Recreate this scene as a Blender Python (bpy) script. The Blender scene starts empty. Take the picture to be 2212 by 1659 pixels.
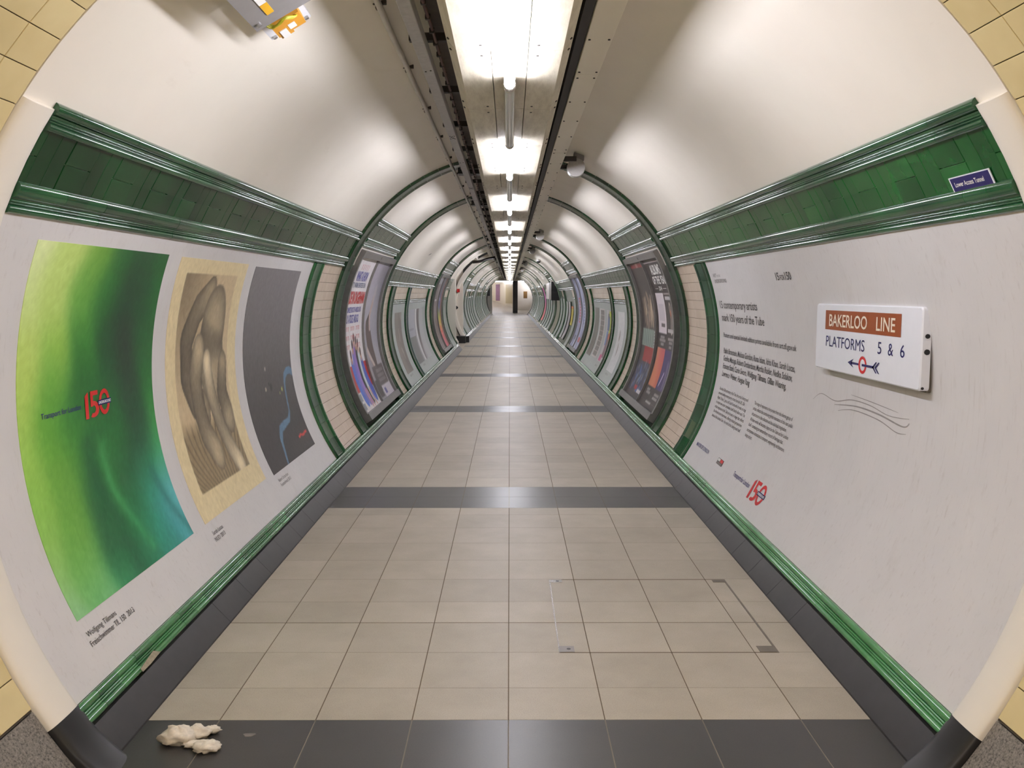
import bpy, math, random
import numpy as np
from math import radians, degrees, sin, cos, pi, sqrt
random.seed(7); rng = np.random.RandomState(5)
SC = bpy.context.scene; COL = SC.collection
CZ, R, H = 1.128, 1.75, 1.548          # tunnel axis height, tunnel radius, camera height
YE = 68.0                              # far end of the tunnel

def P(s, Y, a, r=R):
    a = radians(a); return (s*r*cos(a), Y, CZ + r*sin(a))
def lin(c):
    c = np.asarray(c, float)/255.0
    return np.where(c <= .04045, c/12.92, ((c+.055)/1.055)**2.4)
def rgb(*c): return tuple(float(x) for x in lin(c)) + (1.0,)

# ------------------------------------------------------------------ mesh builder
class MB:
    def __init__(s): s.v=[]; s.f=[]; s.m=[]; s.t=[]; s.c=None
    def verts(s, pts):
        n=len(s.v); s.v.extend(pts); return list(range(n, n+len(pts)))
    def face(s, idx, m=0, t=.5): s.f.append(tuple(idx)); s.m.append(m); s.t.append(t)
    def poly(s, pts, m=0, t=.5): s.face(s.verts(pts), m, t)
    def box(s, x0,x1,y0,y1,z0,z1, m=0, t=.5, b=0.0):
        if b<=0:
            i=s.verts([(x,y,z) for z in (z0,z1) for y in (y0,y1) for x in (x0,x1)])
            for q in ((0,2,3,1),(4,5,7,6),(0,1,5,4),(2,6,7,3),(0,4,6,2),(1,3,7,5)): s.face([i[k] for k in q],m,t)
        else:
            def ring(x0,x1,y0,y1,z): return s.verts([(x0,y0,z),(x1,y0,z),(x1,y1,z),(x0,y1,z)])
            rs=[ring(x0+b,x1-b,y0+b,y1-b,z0),ring(x0,x1,y0,y1,z0+b),ring(x0,x1,y0,y1,z1-b),ring(x0+b,x1-b,y0+b,y1-b,z1)]
            s.face(rs[0][::-1],m,t); s.face(rs[3],m,t)
            for a,c in zip(rs,rs[1:]):
                for k in range(4): s.face((a[k],a[(k+1)%4],c[(k+1)%4],c[k]),m,t)
    def rings(s, rs, m=0, t=.5, caps=True, close=True):
        ids=[s.verts(r) for r in rs]; n=len(rs[0])
        for a,c in zip(ids,ids[1:]):
            for k in range(n if close else n-1): s.face((a[k],a[(k+1)%n],c[(k+1)%n],c[k]),m,t)
        if caps: s.face(ids[0][::-1],m,t); s.face(ids[-1],m,t)
    def cyl(s, p, q, r, n=12, m=0, t=.5, r2=None):
        p=np.array(p,float); q=np.array(q,float); d=q-p; d/=np.linalg.norm(d)
        a=np.cross(d,(0,0,1) if abs(d[2])<.9 else (1,0,0)); a/=np.linalg.norm(a); b=np.cross(d,a)
        r2=r if r2 is None else r2
        s.rings([[tuple(c+rr*(cos(2*pi*k/n)*a+sin(2*pi*k/n)*b)) for k in range(n)] for c,rr in ((p,r),(q,r2))],m,t)
    def tube(s, pts, r, n=8, m=0, t=.5):
        pts=[np.array(p,float) for p in pts]; rs=[]
        for i,p in enumerate(pts):
            d=pts[min(i+1,len(pts)-1)]-pts[max(i-1,0)]; d/=np.linalg.norm(d)
            a=np.cross(d,(0,0,1) if abs(d[2])<.9 else (1,0,0)); a/=np.linalg.norm(a); b=np.cross(d,a)
            rs.append([tuple(p+r*(cos(2*pi*k/n)*a+sin(2*pi*k/n)*b)) for k in range(n)])
        s.rings(rs,m,t)
    def build(s, name, mats, parent=None, smooth=None, org=None, **props):
        if not isinstance(mats,(list,tuple)): mats=[mats]
        V=np.array(s.v,float)
        if parent is not None: o=world_loc(parent)
        elif org is not None: o=np.array(org,float)
        else:
            lo,hi=V.min(0),V.max(0); o=np.array([(lo[0]+hi[0])/2,(lo[1]+hi[1])/2,lo[2]])
        me=bpy.data.meshes.new(name); me.from_pydata((V-o).tolist(),[],s.f)
        for m in mats: me.materials.append(m)
        me.polygons.foreach_set('material_index',s.m)
        at=me.attributes.new('tint','FLOAT','FACE'); at.data.foreach_set('value',s.t)
        if s.c is not None:
            ca=me.color_attributes.new('paint','FLOAT_COLOR','POINT')
            cc=np.ones((len(V),4)); cc[:len(s.c),:3]=s.c; ca.data.foreach_set('color',cc.ravel())
        if smooth:
            me.polygons.foreach_set('use_smooth',[True]*len(s.f)); me.set_sharp_from_angle(angle=radians(smooth))
        me.update()
        ob=bpy.data.objects.new(name,me); COL.objects.link(ob)
        if parent is not None: ob.parent=parent
        else: ob.location=o
        for k,v in props.items(): ob[k]=v
        return ob
def world_loc(o):
    l=np.array(o.location); 
    while o.parent: o=o.parent; l=l+np.array(o.location)
    return l
def thing(name, loc, label, cat, group=None):
    o=bpy.data.objects.new(name,None); o.location=loc; o.empty_display_size=.1; COL.objects.link(o)
    o['label']=label; o['category']=cat
    if group: o['group']=group
    return o
def tag(o,label,cat,group=None):
    o['label']=label; o['category']=cat
    if group: o['group']=group
    return o
S=dict(kind='structure')
TR=[0]
def trim():
    TR[0]+=1; return 'trim_%d'%TR[0]

# ---- pieces that follow the bore
def angs(a0,a1,da=3.0):
    n=max(1,int(math.ceil(abs(a1-a0)/da))); return [a0+(a1-a0)*i/n for i in range(n+1)]
def slab(mb,s,Y0,Y1,a0,a1,ro,ri,m=0,t=.5,da=3.0):
    A=angs(a0,a1,da)
    mb.rings([[P(s,Y0,a,ro),P(s,Y0,a,ri),P(s,Y1,a,ri),P(s,Y1,a,ro)] for a in A],m,t)
def tile(mb,s,Y0,Y1,a0,a1,ro,ri,b=.0018,m=0,t=.5,da=4.0):
    db=degrees(b/ri); A=[a0,a0+db]+angs(a0+db,a1-db,da)[1:-1]+[a1-db,a1]
    rs=[]
    for i,a in enumerate(A):
        if i in (0,len(A)-1): rs.append([P(s,Y0,a,ro),P(s,Y0,a,ri+b),P(s,Y0+b,a,ri+b*.9),P(s,Y1-b,a,ri+b*.9),P(s,Y1,a,ri+b),P(s,Y1,a,ro)])
        else: rs.append([P(s,Y0,a,ro),P(s,Y0,a,ri+b),P(s,Y0+b,a,ri),P(s,Y1-b,a,ri),P(s,Y1,a,ri+b),P(s,Y1,a,ro)])
    mb.rings(rs,m,t)
def mould_Y(mb,s,Y0,Y1,a0,prof,seg=.15,gap=.0012,back=.02,r=R,jit=.0006,m=0):
    n=max(1,int(round((Y1-Y0)/seg))); L=(Y1-Y0)/n
    for i in range(n):
        ya,yb=Y0+i*L+gap/2,Y0+(i+1)*L-gap/2; j=random.uniform(-jit,jit); t=random.random()
        def ring(Y): 
            pts=[P(s,Y,a0+degrees(u/r),r-h+j) for u,h in prof]
            return pts+[P(s,Y,a0+degrees(prof[-1][0]/r),r+back),P(s,Y,a0+degrees(prof[0][0]/r),r+back)]
        mb.rings([ring(ya),ring(yb)],m,t)
def mould_A(mb,s,Y0,W,a0,a1,prof,seg=9.,gap=.05,back=.03,r=R,flip=False,m=0,jit=.0006):
    n=max(1,int(round((a1-a0)/seg))); L=(a1-a0)/n
    pr=[(W*(1-u) if flip else W*u,h) for u,h in prof]
    if flip: pr=pr[::-1]
    for i in range(n):
        j=random.uniform(-jit,jit); t=random.random()
        rs=[]
        for a in angs(a0+i*L+gap/2,a0+(i+1)*L-gap/2,3.):
            rs.append([P(s,Y0+u,a,r-h+j) for u,h in pr]+[P(s,Y0+W,a,r+back),P(s,Y0,a,r+back)])
        mb.rings(rs,m,t)
def bumps(spec,n=6):
    """spec: list of (width, base height, bulge)"""
    out=[];u=0
    for w,b,h in spec:
        for k in range(n+1):
            th=pi*k/n; out.append((u+w*(1-cos(th))/2,b+h*sin(th)))
        u+=w
    return out

# ------------------------------------------------------------------ materials
def mat(name, build):
    m=bpy.data.materials.new(name); m.use_nodes=True; nt=m.node_tree; nt.nodes.clear()
    out=nt.nodes.new('ShaderNodeOutputMaterial'); b=nt.nodes.new('ShaderNodeBsdfPrincipled')
    nt.links.new(b.outputs[0],out.inputs[0]); build(nt,b); return m
def N(nt,t,**k):
    n=nt.nodes.new(t)
    for a,v in k.items():
        if a.startswith('i_'): n.inputs[a[2:].replace('_',' ')].default_value=v
        else: setattr(n,a,v)
    return n
def coords(nt,scale=(1,1,1)):
    g=N(nt,'ShaderNodeNewGeometry'); mp=N(nt,'ShaderNodeMapping'); mp.inputs['Scale'].default_value=scale
    nt.links.new(g.outputs['Position'],mp.inputs[0]); return mp.outputs[0]
def noise(nt,scale,detail=4,rough=.55,sc=(1,1,1)):
    n=N(nt,'ShaderNodeTexNoise'); n.inputs['Scale'].default_value=scale; n.inputs['Detail'].default_value=detail; n.inputs['Roughness'].default_value=rough
    nt.links.new(coords(nt,sc),n.inputs['Vector']); return n.outputs['Fac']
def ramp(nt,src,stops):
    r=N(nt,'ShaderNodeValToRGB'); e=r.color_ramp.elements
    while len(e)<len(stops): e.new(.5)
    for x,(p,c) in zip(e,stops): x.position=p; x.color=c
    nt.links.new(src,r.inputs[0]); return r.outputs[0]
def mixc(nt,fac,a,b,mode='MIX'):
    n=N(nt,'ShaderNodeMix',data_type='RGBA',blend_type=mode)
    for sock,v in ((n.inputs[0],fac),(n.inputs[6],a),(n.inputs[7],b)):
        if hasattr(v,'is_linked') or isinstance(v,bpy.types.NodeSocket): nt.links.new(v,sock)
        else: sock.default_value=v
    return n.outputs[2]
def bump(nt,b,src,strength,dist=.002):
    n=N(nt,'ShaderNodeBump'); n.inputs['Strength'].default_value=strength; n.inputs['Distance'].default_value=dist
    nt.links.new(src,n.inputs['Height']); nt.links.new(n.outputs[0],b.inputs['Normal'])
def attr(nt,name,out='Fac'):
    a=N(nt,'ShaderNodeAttribute'); a.attribute_name=name; return a.outputs[out]
def plain(name,c,rough=.5,metal=0.,var=.12,scale=18,spec=.5,emit=None,estr=0,bmp=0):
    def f(nt,b):
        col=mixc(nt,noise(nt,scale),rgb(*[x*(1-var) for x in c]),rgb(*[min(255,x*(1+var*.6)) for x in c]))
        nt.links.new(col,b.inputs['Base Color']); b.inputs['Roughness'].default_value=rough; b.inputs['Metallic'].default_value=metal
        b.inputs['Specular IOR Level'].default_value=spec
        if emit: b.inputs['Emission Color'].default_value=rgb(*emit); b.inputs['Emission Strength'].default_value=estr
        if bmp: bump(nt,b,noise(nt,scale*6),bmp)
    return mat(name,f)
def glaze(name,dark,light,rough=.16,var=.55,dirt=.25,coat=.3):
    def f(nt,b):
        t=attr(nt,'tint'); n=noise(nt,6,3,.5)
        a=N(nt,'ShaderNodeMath',operation='MULTIPLY_ADD'); nt.links.new(t,a.inputs[0]); a.inputs[1].default_value=var
        m=N(nt,'ShaderNodeMath',operation='MULTIPLY_ADD'); nt.links.new(n,m.inputs[0]); m.inputs[1].default_value=.9; m.inputs[2].default_value=-.05-var/2
        nt.links.new(m.outputs[0],a.inputs[2])
        col=ramp(nt,a.outputs[0],[(0,rgb(*dark)),(.9,rgb(*light))])
        d=ramp(nt,noise(nt,3.5,6,.7),[(.45,(0,0,0,1)),(.8,(1,1,1,1))])
        mm=N(nt,'ShaderNodeMath',operation='MULTIPLY'); nt.links.new(d,mm.inputs[0]); mm.inputs[1].default_value=dirt
        nt.links.new(mixc(nt,mm.outputs[0],col,rgb(58,58,46)),b.inputs['Base Color'])
        b.inputs['Roughness'].default_value=rough; b.inputs['Coat Weight'].default_value=coat; b.inputs['Coat Roughness'].default_value=.06; b.inputs['Specular IOR Level'].default_value=.5 if coat>.2 else .3
        bump(nt,b,noise(nt,30,2),.06,.002)
    return mat(name,f)
M={}
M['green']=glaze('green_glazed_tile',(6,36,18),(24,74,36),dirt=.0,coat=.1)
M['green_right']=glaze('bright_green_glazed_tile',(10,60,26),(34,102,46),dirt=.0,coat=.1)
M['green_roll']=glaze('green_glazed_moulding',(14,50,28),(40,96,54),rough=.12,dirt=.15)
M['green_ring']=glaze('dark_green_ring_tile',(12,38,22),(30,72,40),rough=.2,dirt=.15)
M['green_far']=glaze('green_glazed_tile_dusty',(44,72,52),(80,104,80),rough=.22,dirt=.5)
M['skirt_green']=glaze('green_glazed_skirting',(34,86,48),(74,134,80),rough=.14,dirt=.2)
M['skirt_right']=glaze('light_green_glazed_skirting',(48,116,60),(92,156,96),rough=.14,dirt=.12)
M['cream']=glaze('cream_glazed_tile',(222,202,180),(238,220,200),rough=.2,var=.35,dirt=.05)
M['yellow']=glaze('pale_yellow_glazed_tile',(206,186,134),(226,209,160),rough=.14,var=.4,dirt=.04)
M['grout']=plain('dark_grout',(70,60,48),.9)
M['grout_green']=plain('dark_grout_between_green_tiles',(24,26,20),.9)
def f(nt,b):
    c=mixc(nt,noise(nt,2.2,5),rgb(226,218,204),rgb(238,231,218))
    st=ramp(nt,noise(nt,9,8,.7,(1,.25,1)),[(.62,(1,1,1,1)),(.82,(.82,.8,.76,1))])
    nt.links.new(mixc(nt,.6,c,st,'MULTIPLY'),b.inputs['Base Color']); b.inputs['Roughness'].default_value=.42
    bump(nt,b,noise(nt,5,4),.12,.01)
M['plaster']=mat('cream_painted_plaster',f)
def f(nt,b):
    c=mixc(nt,noise(nt,4,5),rgb(204,201,200),rgb(218,214,212))
    k=ramp(nt,noise(nt,52,9,.75,(1,1,.10)),[(.55,(1,1,1,1)),(.66,(.86,.84,.82,1)),(.78,(.55,.53,.5,1))])
    k2=ramp(nt,noise(nt,7,8,.7,(1,.7,.3)),[(.58,(1,1,1,1)),(.78,(.80,.78,.75,1))])
    c=mixc(nt,.75,c,k,'MULTIPLY'); c=mixc(nt,.6,c,k2,'MULTIPLY')
    nt.links.new(c,b.inputs['Base Color']); b.inputs['Roughness'].default_value=.38
    bump(nt,b,noise(nt,8,5,.6,(1,1,.4)),.16,.006)
M['vinyl']=mat('scuffed_grey_vinyl',f)
M['vinyl_mid']=plain('greenish_grey_vinyl',(172,178,174),.4,var=.06,scale=5)
M['vinyl_far']=plain('dusty_grey_panel',(158,163,158),.4)
def f(nt,b):
    t=attr(nt,'tint'); n=noise(nt,260,2,.7); n2=noise(nt,3.0,6,.65)
    c=mixc(nt,n2,rgb(148,139,124),rgb(184,175,160))
    sp=ramp(nt,n,[(.30,(.62,.60,.56,1)),(.42,(.97,.97,.97,1)),(.58,(1.02,1.02,1.02,1)),(.72,(1.2,1.18,1.14,1))])
    c=mixc(nt,.85,c,sp,'MULTIPLY')
    a=N(nt,'ShaderNodeMath',operation='MULTIPLY_ADD'); nt.links.new(t,a.inputs[0]); a.inputs[1].default_value=.14; a.inputs[2].default_value=.93
    cc=N(nt,'ShaderNodeCombineColor'); [nt.links.new(a.outputs[0],cc.inputs[k]) for k in range(3)]
    nt.links.new(mixc(nt,1.,c,cc.outputs[0],'MULTIPLY'),b.inputs['Base Color'])
    b.inputs['Roughness'].default_value=.46; b.inputs['Specular IOR Level'].default_value=.35
    bump(nt,b,noise(nt,90,3),.08,.001)
M['floor']=mat('speckled_beige_terrazzo_tile',f)
def f(nt,b):
    n=noise(nt,170,3,.7); n2=noise(nt,4,5)
    c=mixc(nt,n2,rgb(44,42,42),rgb(60,58,56)); sp=ramp(nt,n,[(.3,(.8,.8,.8,1)),(.5,(1,1,1,1)),(.72,(1.25,1.22,1.18,1))])
    nt.links.new(mixc(nt,.8,c,sp,'MULTIPLY'),b.inputs['Base Color']); b.inputs['Roughness'].default_value=.34; b.inputs['Specular IOR Level'].default_value=.55
M['band']=mat('dark_grey_floor_tile',f)
M['floor_grout']=plain('brown_floor_grout',(98,84,66),.9)
M['band_grout']=plain('pale_floor_grout',(120,112,100),.9)
def f(nt,b):
    n=ramp(nt,noise(nt,120,4,.8),[(.36,rgb(40,38,34)),(.47,rgb(112,106,98)),(.6,rgb(132,126,118)),(.75,rgb(168,160,148))])
    nt.links.new(n,b.inputs['Base Color']); b.inputs['Roughness'].default_value=.45
M['granite']=mat('speckled_grey_terrazzo',f)
def f(nt,b):
    n=ramp(nt,noise(nt,12,7,.7),[(.3,rgb(20,18,18)),(.75,rgb(36,33,33))])
    nt.links.new(n,b.inputs['Base Color']); b.inputs['Roughness'].default_value=.42
M['kerb']=mat('dark_painted_kerb',f)
M['black']=plain('black_paint',(20,19,20),.4,var=.3,scale=9)
M['white_metal']=plain('white_painted_steel',(206,200,192),.34,var=.1,scale=12)
def f(nt,b):
    n=ramp(nt,noise(nt,10,8,.75,(2,.3,2)),[(.3,rgb(176,166,146)),(.55,rgb(206,198,178)),(.75,rgb(216,208,190))])
    nt.links.new(n,b.inputs['Base Color']); b.inputs['Roughness'].default_value=.5; b.inputs['Specular IOR Level'].default_value=.35
M['duct']=mat('grubby_pale_ceiling_panel',f)
M['grey_trunk']=plain('pale_grey_trunking',(180,178,182),.6,var=.12,scale=30)
M['dark_steel']=plain('dark_steel',(46,40,38),.5,var=.3)
M['tray']=plain('dusty_dark_cable_tray',(78,68,64),.6,var=.3)
M['red_cable']=plain('dark_red_cable',(74,36,32),.5,var=.2)
M['gap']=plain('dark_gap_shade',(26,21,20),.6,var=.3)  # black that stands for the shade inside the gap beside the duct
M['alu']=plain('grey_aluminium_frame',(138,136,134),.34,metal=.45,var=.12)
M['steel']=plain('bright_steel',(205,205,205),.25,metal=.9,var=.08)
M['dull_steel']=plain('worn_steel',(120,112,100),.45,metal=.5,var=.2)
M['recess']=plain('dark_olive_recess',(62,66,56),.7,var=.25)
M['enamel']=plain('white_enamel',(232,233,238),.14,var=.02)
M['brown']=plain('brown_enamel',(150,76,36),.2,var=.04)
M['navy']=plain('navy_enamel',(30,26,92),.2,var=.05)
M['red']=plain('red_print',(206,40,40),.3,var=.05)
M['navy_print']=plain('navy_print',(42,40,110),.4,var=.05)
M['dark_print']=plain('dark_grey_print',(52,48,46),.5,var=.1)
M['grey_print']=plain('soft_grey_print',(104,98,94),.5,var=.15)
M['white_print']=plain('white_print',(232,230,226),.4,var=.05)
M['blue_print']=plain('blue_print',(96,96,172),.4,var=.1)
M['pale_blue']=plain('slate_blue_print',(108,118,150),.4,var=.1)
M['cream_print']=plain('cream_print',(238,222,196),.3,var=.03)
M['smudge']=plain('faint_black_scuff',(150,144,141),.6,var=.2)
M['yellow_label']=plain('yellow_label',(224,172,30),.4,var=.06)
M['orange']=plain('orange_yellow_plastic',(206,146,40),.4,var=.06)
M['lime_wire']=plain('yellow_green_wire',(178,176,36),.4,var=.15)
M['box_grey']=plain('mid_grey_steel',(134,130,128),.42,var=.08)
M['speaker']=plain('pale_grey_speaker_shell',(186,184,178),.3,var=.06)
M['speaker_front']=plain('mid_grey_speaker_back',(168,164,160),.45,var=.1,scale=60)
M['tissue']=plain('crumpled_white_tissue',(222,212,196),.8,var=.18,scale=60)
M['gum']=plain('flattened_gum',(108,102,98),.8,var=.1)
M['chip']=plain('bare_broken_tile',(150,140,120),.9,var=.3,scale=60)
M['paint']=mat('printed_paper',lambda nt,b:(nt.links.new(attr(nt,'paint','Color'),b.inputs['Base Color']),setattr(b.inputs['Roughness'],'default_value',.34)))
M['hall_wall']=plain('cream_hall_tile',(228,218,198),.3,var=.05)
M['red_plastic']=plain('red_sign_face',(190,20,24),.4,var=.05)
M['brown_plate']=plain('brown_plate',(140,104,56),.5,var=.1)
def f(nt,b):
    b.inputs['Base Color'].default_value=(.9,.9,.9,1); b.inputs['Emission Color'].default_value=(1,.995,1.12,1); b.inputs['Emission Strength'].default_value=LAMP
LAMP=90.0
M['lamp']=mat('lit_fluorescent_tube',f)
def f(nt,b):
    b.inputs['Base Color'].default_value=rgb(200,196,190); b.inputs['Roughness'].default_value=.12; b.inputs['Coat Weight'].default_value=.5
M['sleeve']=mat('clear_grey_tube_sleeve',f)

# ------------------------------------------------------------------ text
_tc={}
def tmesh(txt,bold=0.0):
    k=(txt,bold)
    if k in _tc: return _tc[k]
    cu=bpy.data.curves.new('t','FONT'); cu.body=txt; cu.size=1; cu.offset=bold; cu.resolution_u=3
    ob=bpy.data.objects.new('t',cu); COL.objects.link(ob)
    dg=bpy.context.evaluated_depsgraph_get(); me=bpy.data.meshes.new_from_object(ob.evaluated_get(dg))
    v=np.array([x.co[:2] for x in me.vertices]) if len(me.vertices) else np.zeros((0,2)); fc=[tuple(p.vertices) for p in me.polygons]
    bpy.data.objects.remove(ob); bpy.data.curves.remove(cu); bpy.data.meshes.remove(me)
    _tc[k]=(v,fc); return _tc[k]
CAP=tmesh('H')[0][:,1].max()
def text_on(mb,fn,txt,bold=0.0,m=0,fit=None):
    """fn(u,w): u 0..1 along the text, w = height in cap heights"""
    v,fc=tmesh(txt,bold); x0,x1=v[:,0].min(),v[:,0].max()
    ids=mb.verts([fn((x-x0)/(x1-x0),y/CAP) for x,y in v])
    for q in fc: mb.face([ids[k] for k in q],m)
def wtext(mb,s,txt,Ya,Yb,ang,cap,r=1.7425,m=0,bold=0.,rise=0):
    text_on(mb,lambda u,w:P(s,Ya+(Yb-Ya)*u,ang+degrees((w*cap+rise*u)/R),r),txt,bold,m)
def wpoly(mb,s,pts,r=1.7425,m=0,t=.5):
    mb.poly([P(s,Y,a,r) for Y,a in pts],m,t)
def wribbon(mb,s,pts,w,r=1.7425,m=0):
    """tapered line drawn on the wall: pts (Y, ang), w widths (m)"""
    n=len(pts); L=[];Q=[]
    for i,(y,a) in enumerate(pts):
        y0,a0=pts[max(0,i-1)]; y1,a1=pts[min(n-1,i+1)]; dy,da=y1-y0,radians(a1-a0)*R; l=sqrt(dy*dy+da*da) or 1
        ww=w[i] if isinstance(w,(list,tuple)) else w
        ox,oa=-da/l*ww/2,degrees(dy/l*ww/2/R)
        L.append(P(s,y+ox,a+oa,r)); Q.append(P(s,y-ox,a-oa,r))
    a=mb.verts(L); b=mb.verts(Q)
    for i in range(n-1): mb.face((a[i],a[i+1],b[i+1],b[i]),m)
def spline(pts,k=8):
    pts=[np.array(p,float) for p in pts]; out=[]
    for i in range(len(pts)-1):
        p0,p1,p2,p3=pts[max(i-1,0)],pts[i],pts[i+1],pts[min(i+2,len(pts)-1)]
        for j in range(k):
            t=j/k; out.append(tuple(.5*((2*p1)+(-p0+p2)*t+(2*p0-5*p1+4*p2-p3)*t*t+(-p0+3*p1-3*p2+p3)*t**3)))
    out.append(tuple(pts[-1])); return out

# ------------------------------------------------------------------ printed sheets (colour per vertex)
def sheet(name,s,Y0,Y1,a0,a1,r,nx,ny,fn,parent=None,thick=.003,**kw):
    U,V=np.meshgrid(np.linspace(0,1,nx),np.linspace(0,1,ny))
    mb=MB(); col=np.clip(fn(U,V),0,255)
    Ys=Y0+(Y1-Y0)*(U if s<0 else 1-U)
    mb.verts([P(s,float(y),float(a0+(a1-a0)*v),r) for y,v in zip(Ys.ravel(),V.ravel())])
    for j in range(ny-1):
        for i in range(nx-1):
            k=j*nx+i; mb.face((k,k+1,k+nx+1,k+nx))
    mb.c=lin(col).reshape(-1,3)
    edge=[i for i in range(nx)]+[j*nx+nx-1 for j in range(1,ny)]+[(ny-1)*nx+i for i in range(nx-2,-1,-1)]+[j*nx for j in range(ny-2,0,-1)]
    bk=mb.verts([tuple(np.array(mb.v[e])+np.array([mb.v[e][0],0,mb.v[e][2]-CZ])*(thick/r)) for e in edge])
    mb.c=np.vstack([mb.c,mb.c[edge]])
    for q in range(len(edge)):
        w=(q+1)%len(edge); mb.face((edge[q],bk[q],bk[w],edge[w]))
    return mb.build(name,M['paint'],parent,**kw)
def field(U,V,pts,sig=.1,asp=1.2):
    num=np.zeros(U.shape+(3,)); den=np.zeros(U.shape)+1e-9
    for u,v,c in pts:
        w=np.exp(-(((U-u))**2+((V-v)*asp)**2)/(2*sig*sig))+1e-6; num+=w[...,None]*np.array(c,float); den+=w
    return num/den[...,None]
def over(img,a,c): return img*(1-a[...,None])+np.array(c,float)*a[...,None]
def sst(x,a,b): t=np.clip((x-a)/(b-a+1e-9),0,1); return t*t*(3-2*t)
def rect(U,V,u0,v0,u1,v1,e=.006): return sst(U,u0-e,u0)*(1-sst(U,u1,u1+e))*sst(V,v0-e,v0)*(1-sst(V,v1,v1+e))
def seg_d(U,V,pts,asp=1.2):
    D=np.full(U.shape,9.); T=np.zeros(U.shape)
    n=len(pts)-1
    for i in range(n):
        (x0,y0),(x1,y1)=pts[i],pts[i+1]; dx,dy=x1-x0,(y1-y0)*asp; t=np.clip(((U-x0)*dx+(V-y0)*asp*dy)/(dx*dx+dy*dy+1e-9),0,1)
        d=np.hypot(U-x0-t*dx,(V-y0)*asp-t*dy); b=d<D; D=np.where(b,d,D); T=np.where(b,(i+t)/n,T)
    return D,T
def grain(sh,amp,seed=1,k=1):
    g=np.random.RandomState(seed).normal(0,amp,sh)
    for _ in range(k): g=(g+np.roll(g,1,0)+np.roll(g,1,1)+np.roll(g,-1,0))/4*1.6
    return g[...,None]

# ================================================================== SETTING
# ---- floor
ROWS=[]   # (y0,y1,kind)
def addrows(ys,kind):
    for a,b in zip(ys,ys[1:]): ROWS.append((a,b,kind))
def run(a,b,first=None):
    ys=[a]; y=a+(first or .35)
    while y<b-.12: ys.append(y); y+=.35
    return ys+[b]
addrows([-3,-2.66,-2.31,-1.96,-1.61,-1.26,-.91,-.56,-.21,.14,.49,.84,1.19,1.54,1.89,2.24,2.45],0)
addrows([2.45,2.74,3.072],1)
addrows([3.072,3.334,3.681,4.027,4.311,4.666,5.01,5.366,5.727,6.072,6.275],0)
BANDS=[(6.275,6.969),(11.49,12.13),(16.47,17.12),(21.58,22.19),(25.96,26.52),(31.1,31.7),(35.5,36.1),(40.5,41.1),(45.5,46.1),(51.0,51.6),(57.3,57.9),(62.6,63.2)]
for i,(a,b) in enumerate(BANDS):
    addrows([a,(a+b)/2,b],1); addrows(run(b,BANDS[i+1][0] if i+1<len(BANDS) else YE),0)
CX=[-1.345,-1.059,-.709,-.357,-.005,.348,.703,1.063,1.345]
fl=MB()
fl.box(-1.9,1.9,-3,YE,-.12,-.0016,2)
for (a,b) in [(2.45,3.072)]+BANDS: fl.box(-1.345,1.345,a,b,-.01,-.0008,3)
for y0,y1,k in ROWS:
    for x0,x1 in zip(CX,CX[1:]):
        gy=.0012 if y0>8 else .0011; gx=.0022
        g0=.0035 if abs(y0-4.027)<.01 else gy; g1=.0035 if abs(y1-4.027)<.01 else gy
        fl.box(x0+gx,x1-gx,y0+g0,y1-g1,-.01,0,k,random.random())
fl.box(-1.9,-1.345,-3,2.68,-.1,0,4); fl.box(1.345,1.9,-3,2.62,-.1,0,4)
fl.box(-9,-1.345,24.62,28.4,-.1,.0,0,.5)
fl.build('floor',[M['floor'],M['band'],M['floor_grout'],M['band_grout'],M['granite']],**S)

# ---- bore lining
sh=MB()
def arc_shell(mb,Y0,Y1,a0,a1,ri,ro,m=0,da=2.5):
    A=angs(a0,a1,da); mb.rings([[P(1,Y0,a,ro),P(1,Y0,a,ri),P(1,Y1,a,ri),P(1,Y1,a,ro)] for a in A],m)
for y0,y1 in ((2.75,24.7),(28.4,YE)): arc_shell(sh,y0,y1,24,156,R,R+.08)
arc_shell(sh,2.604,2.75,34,90,R,R+.08); arc_shell(sh,2.669,2.75,90,146,R,R+.08)
arc_shell(sh,24.7,28.4,24,112,R,R+.08)
sh.build('ceiling',M['plaster'],smooth=40,**S)
for s,nm in ((-1,'left'),(1,'right')):
    w=MB()
    for y0,y1 in (((2.74,24.7),(28.4,YE)) if s<0 else ((2.74,YE),)): slab(w,s,y0,y1,-42,26,1.86,1.80,0)
    w.build('wall_'+nm,M['recess'],smooth=40,**S)
# near section, pale yellow tiles
for s,nm,yend in ((-1,'left',2.6665),(1,'right',2.6015)):
    w=MB(); slab(w,s,-3,yend+.004,-30.6,90,1.86,1.759,1)
    slab(w,s,-3,yend,-44,-30.7,1.86,1.755,2)
    step=3.78 ; a=-30.4; off=.0
    while a<89:
        y=yend
        while y>-2.9:
            y0=max(-3,y-.168); tile(w,s,y0+.0016,y-.0016,a+.05,a+step-.05,1.765,1.7515,.0012,0,random.random(),da=4); y-=.168
        a+=step
    w.build('wall_near_'+nm,[M['yellow'],M['grout'],M['granite']],**S)
w=MB(); w.box(-2,2,-3.1,-3,-.1,3.1); w.build('wall_near_end',M['hall_wall'],**S)
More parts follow.
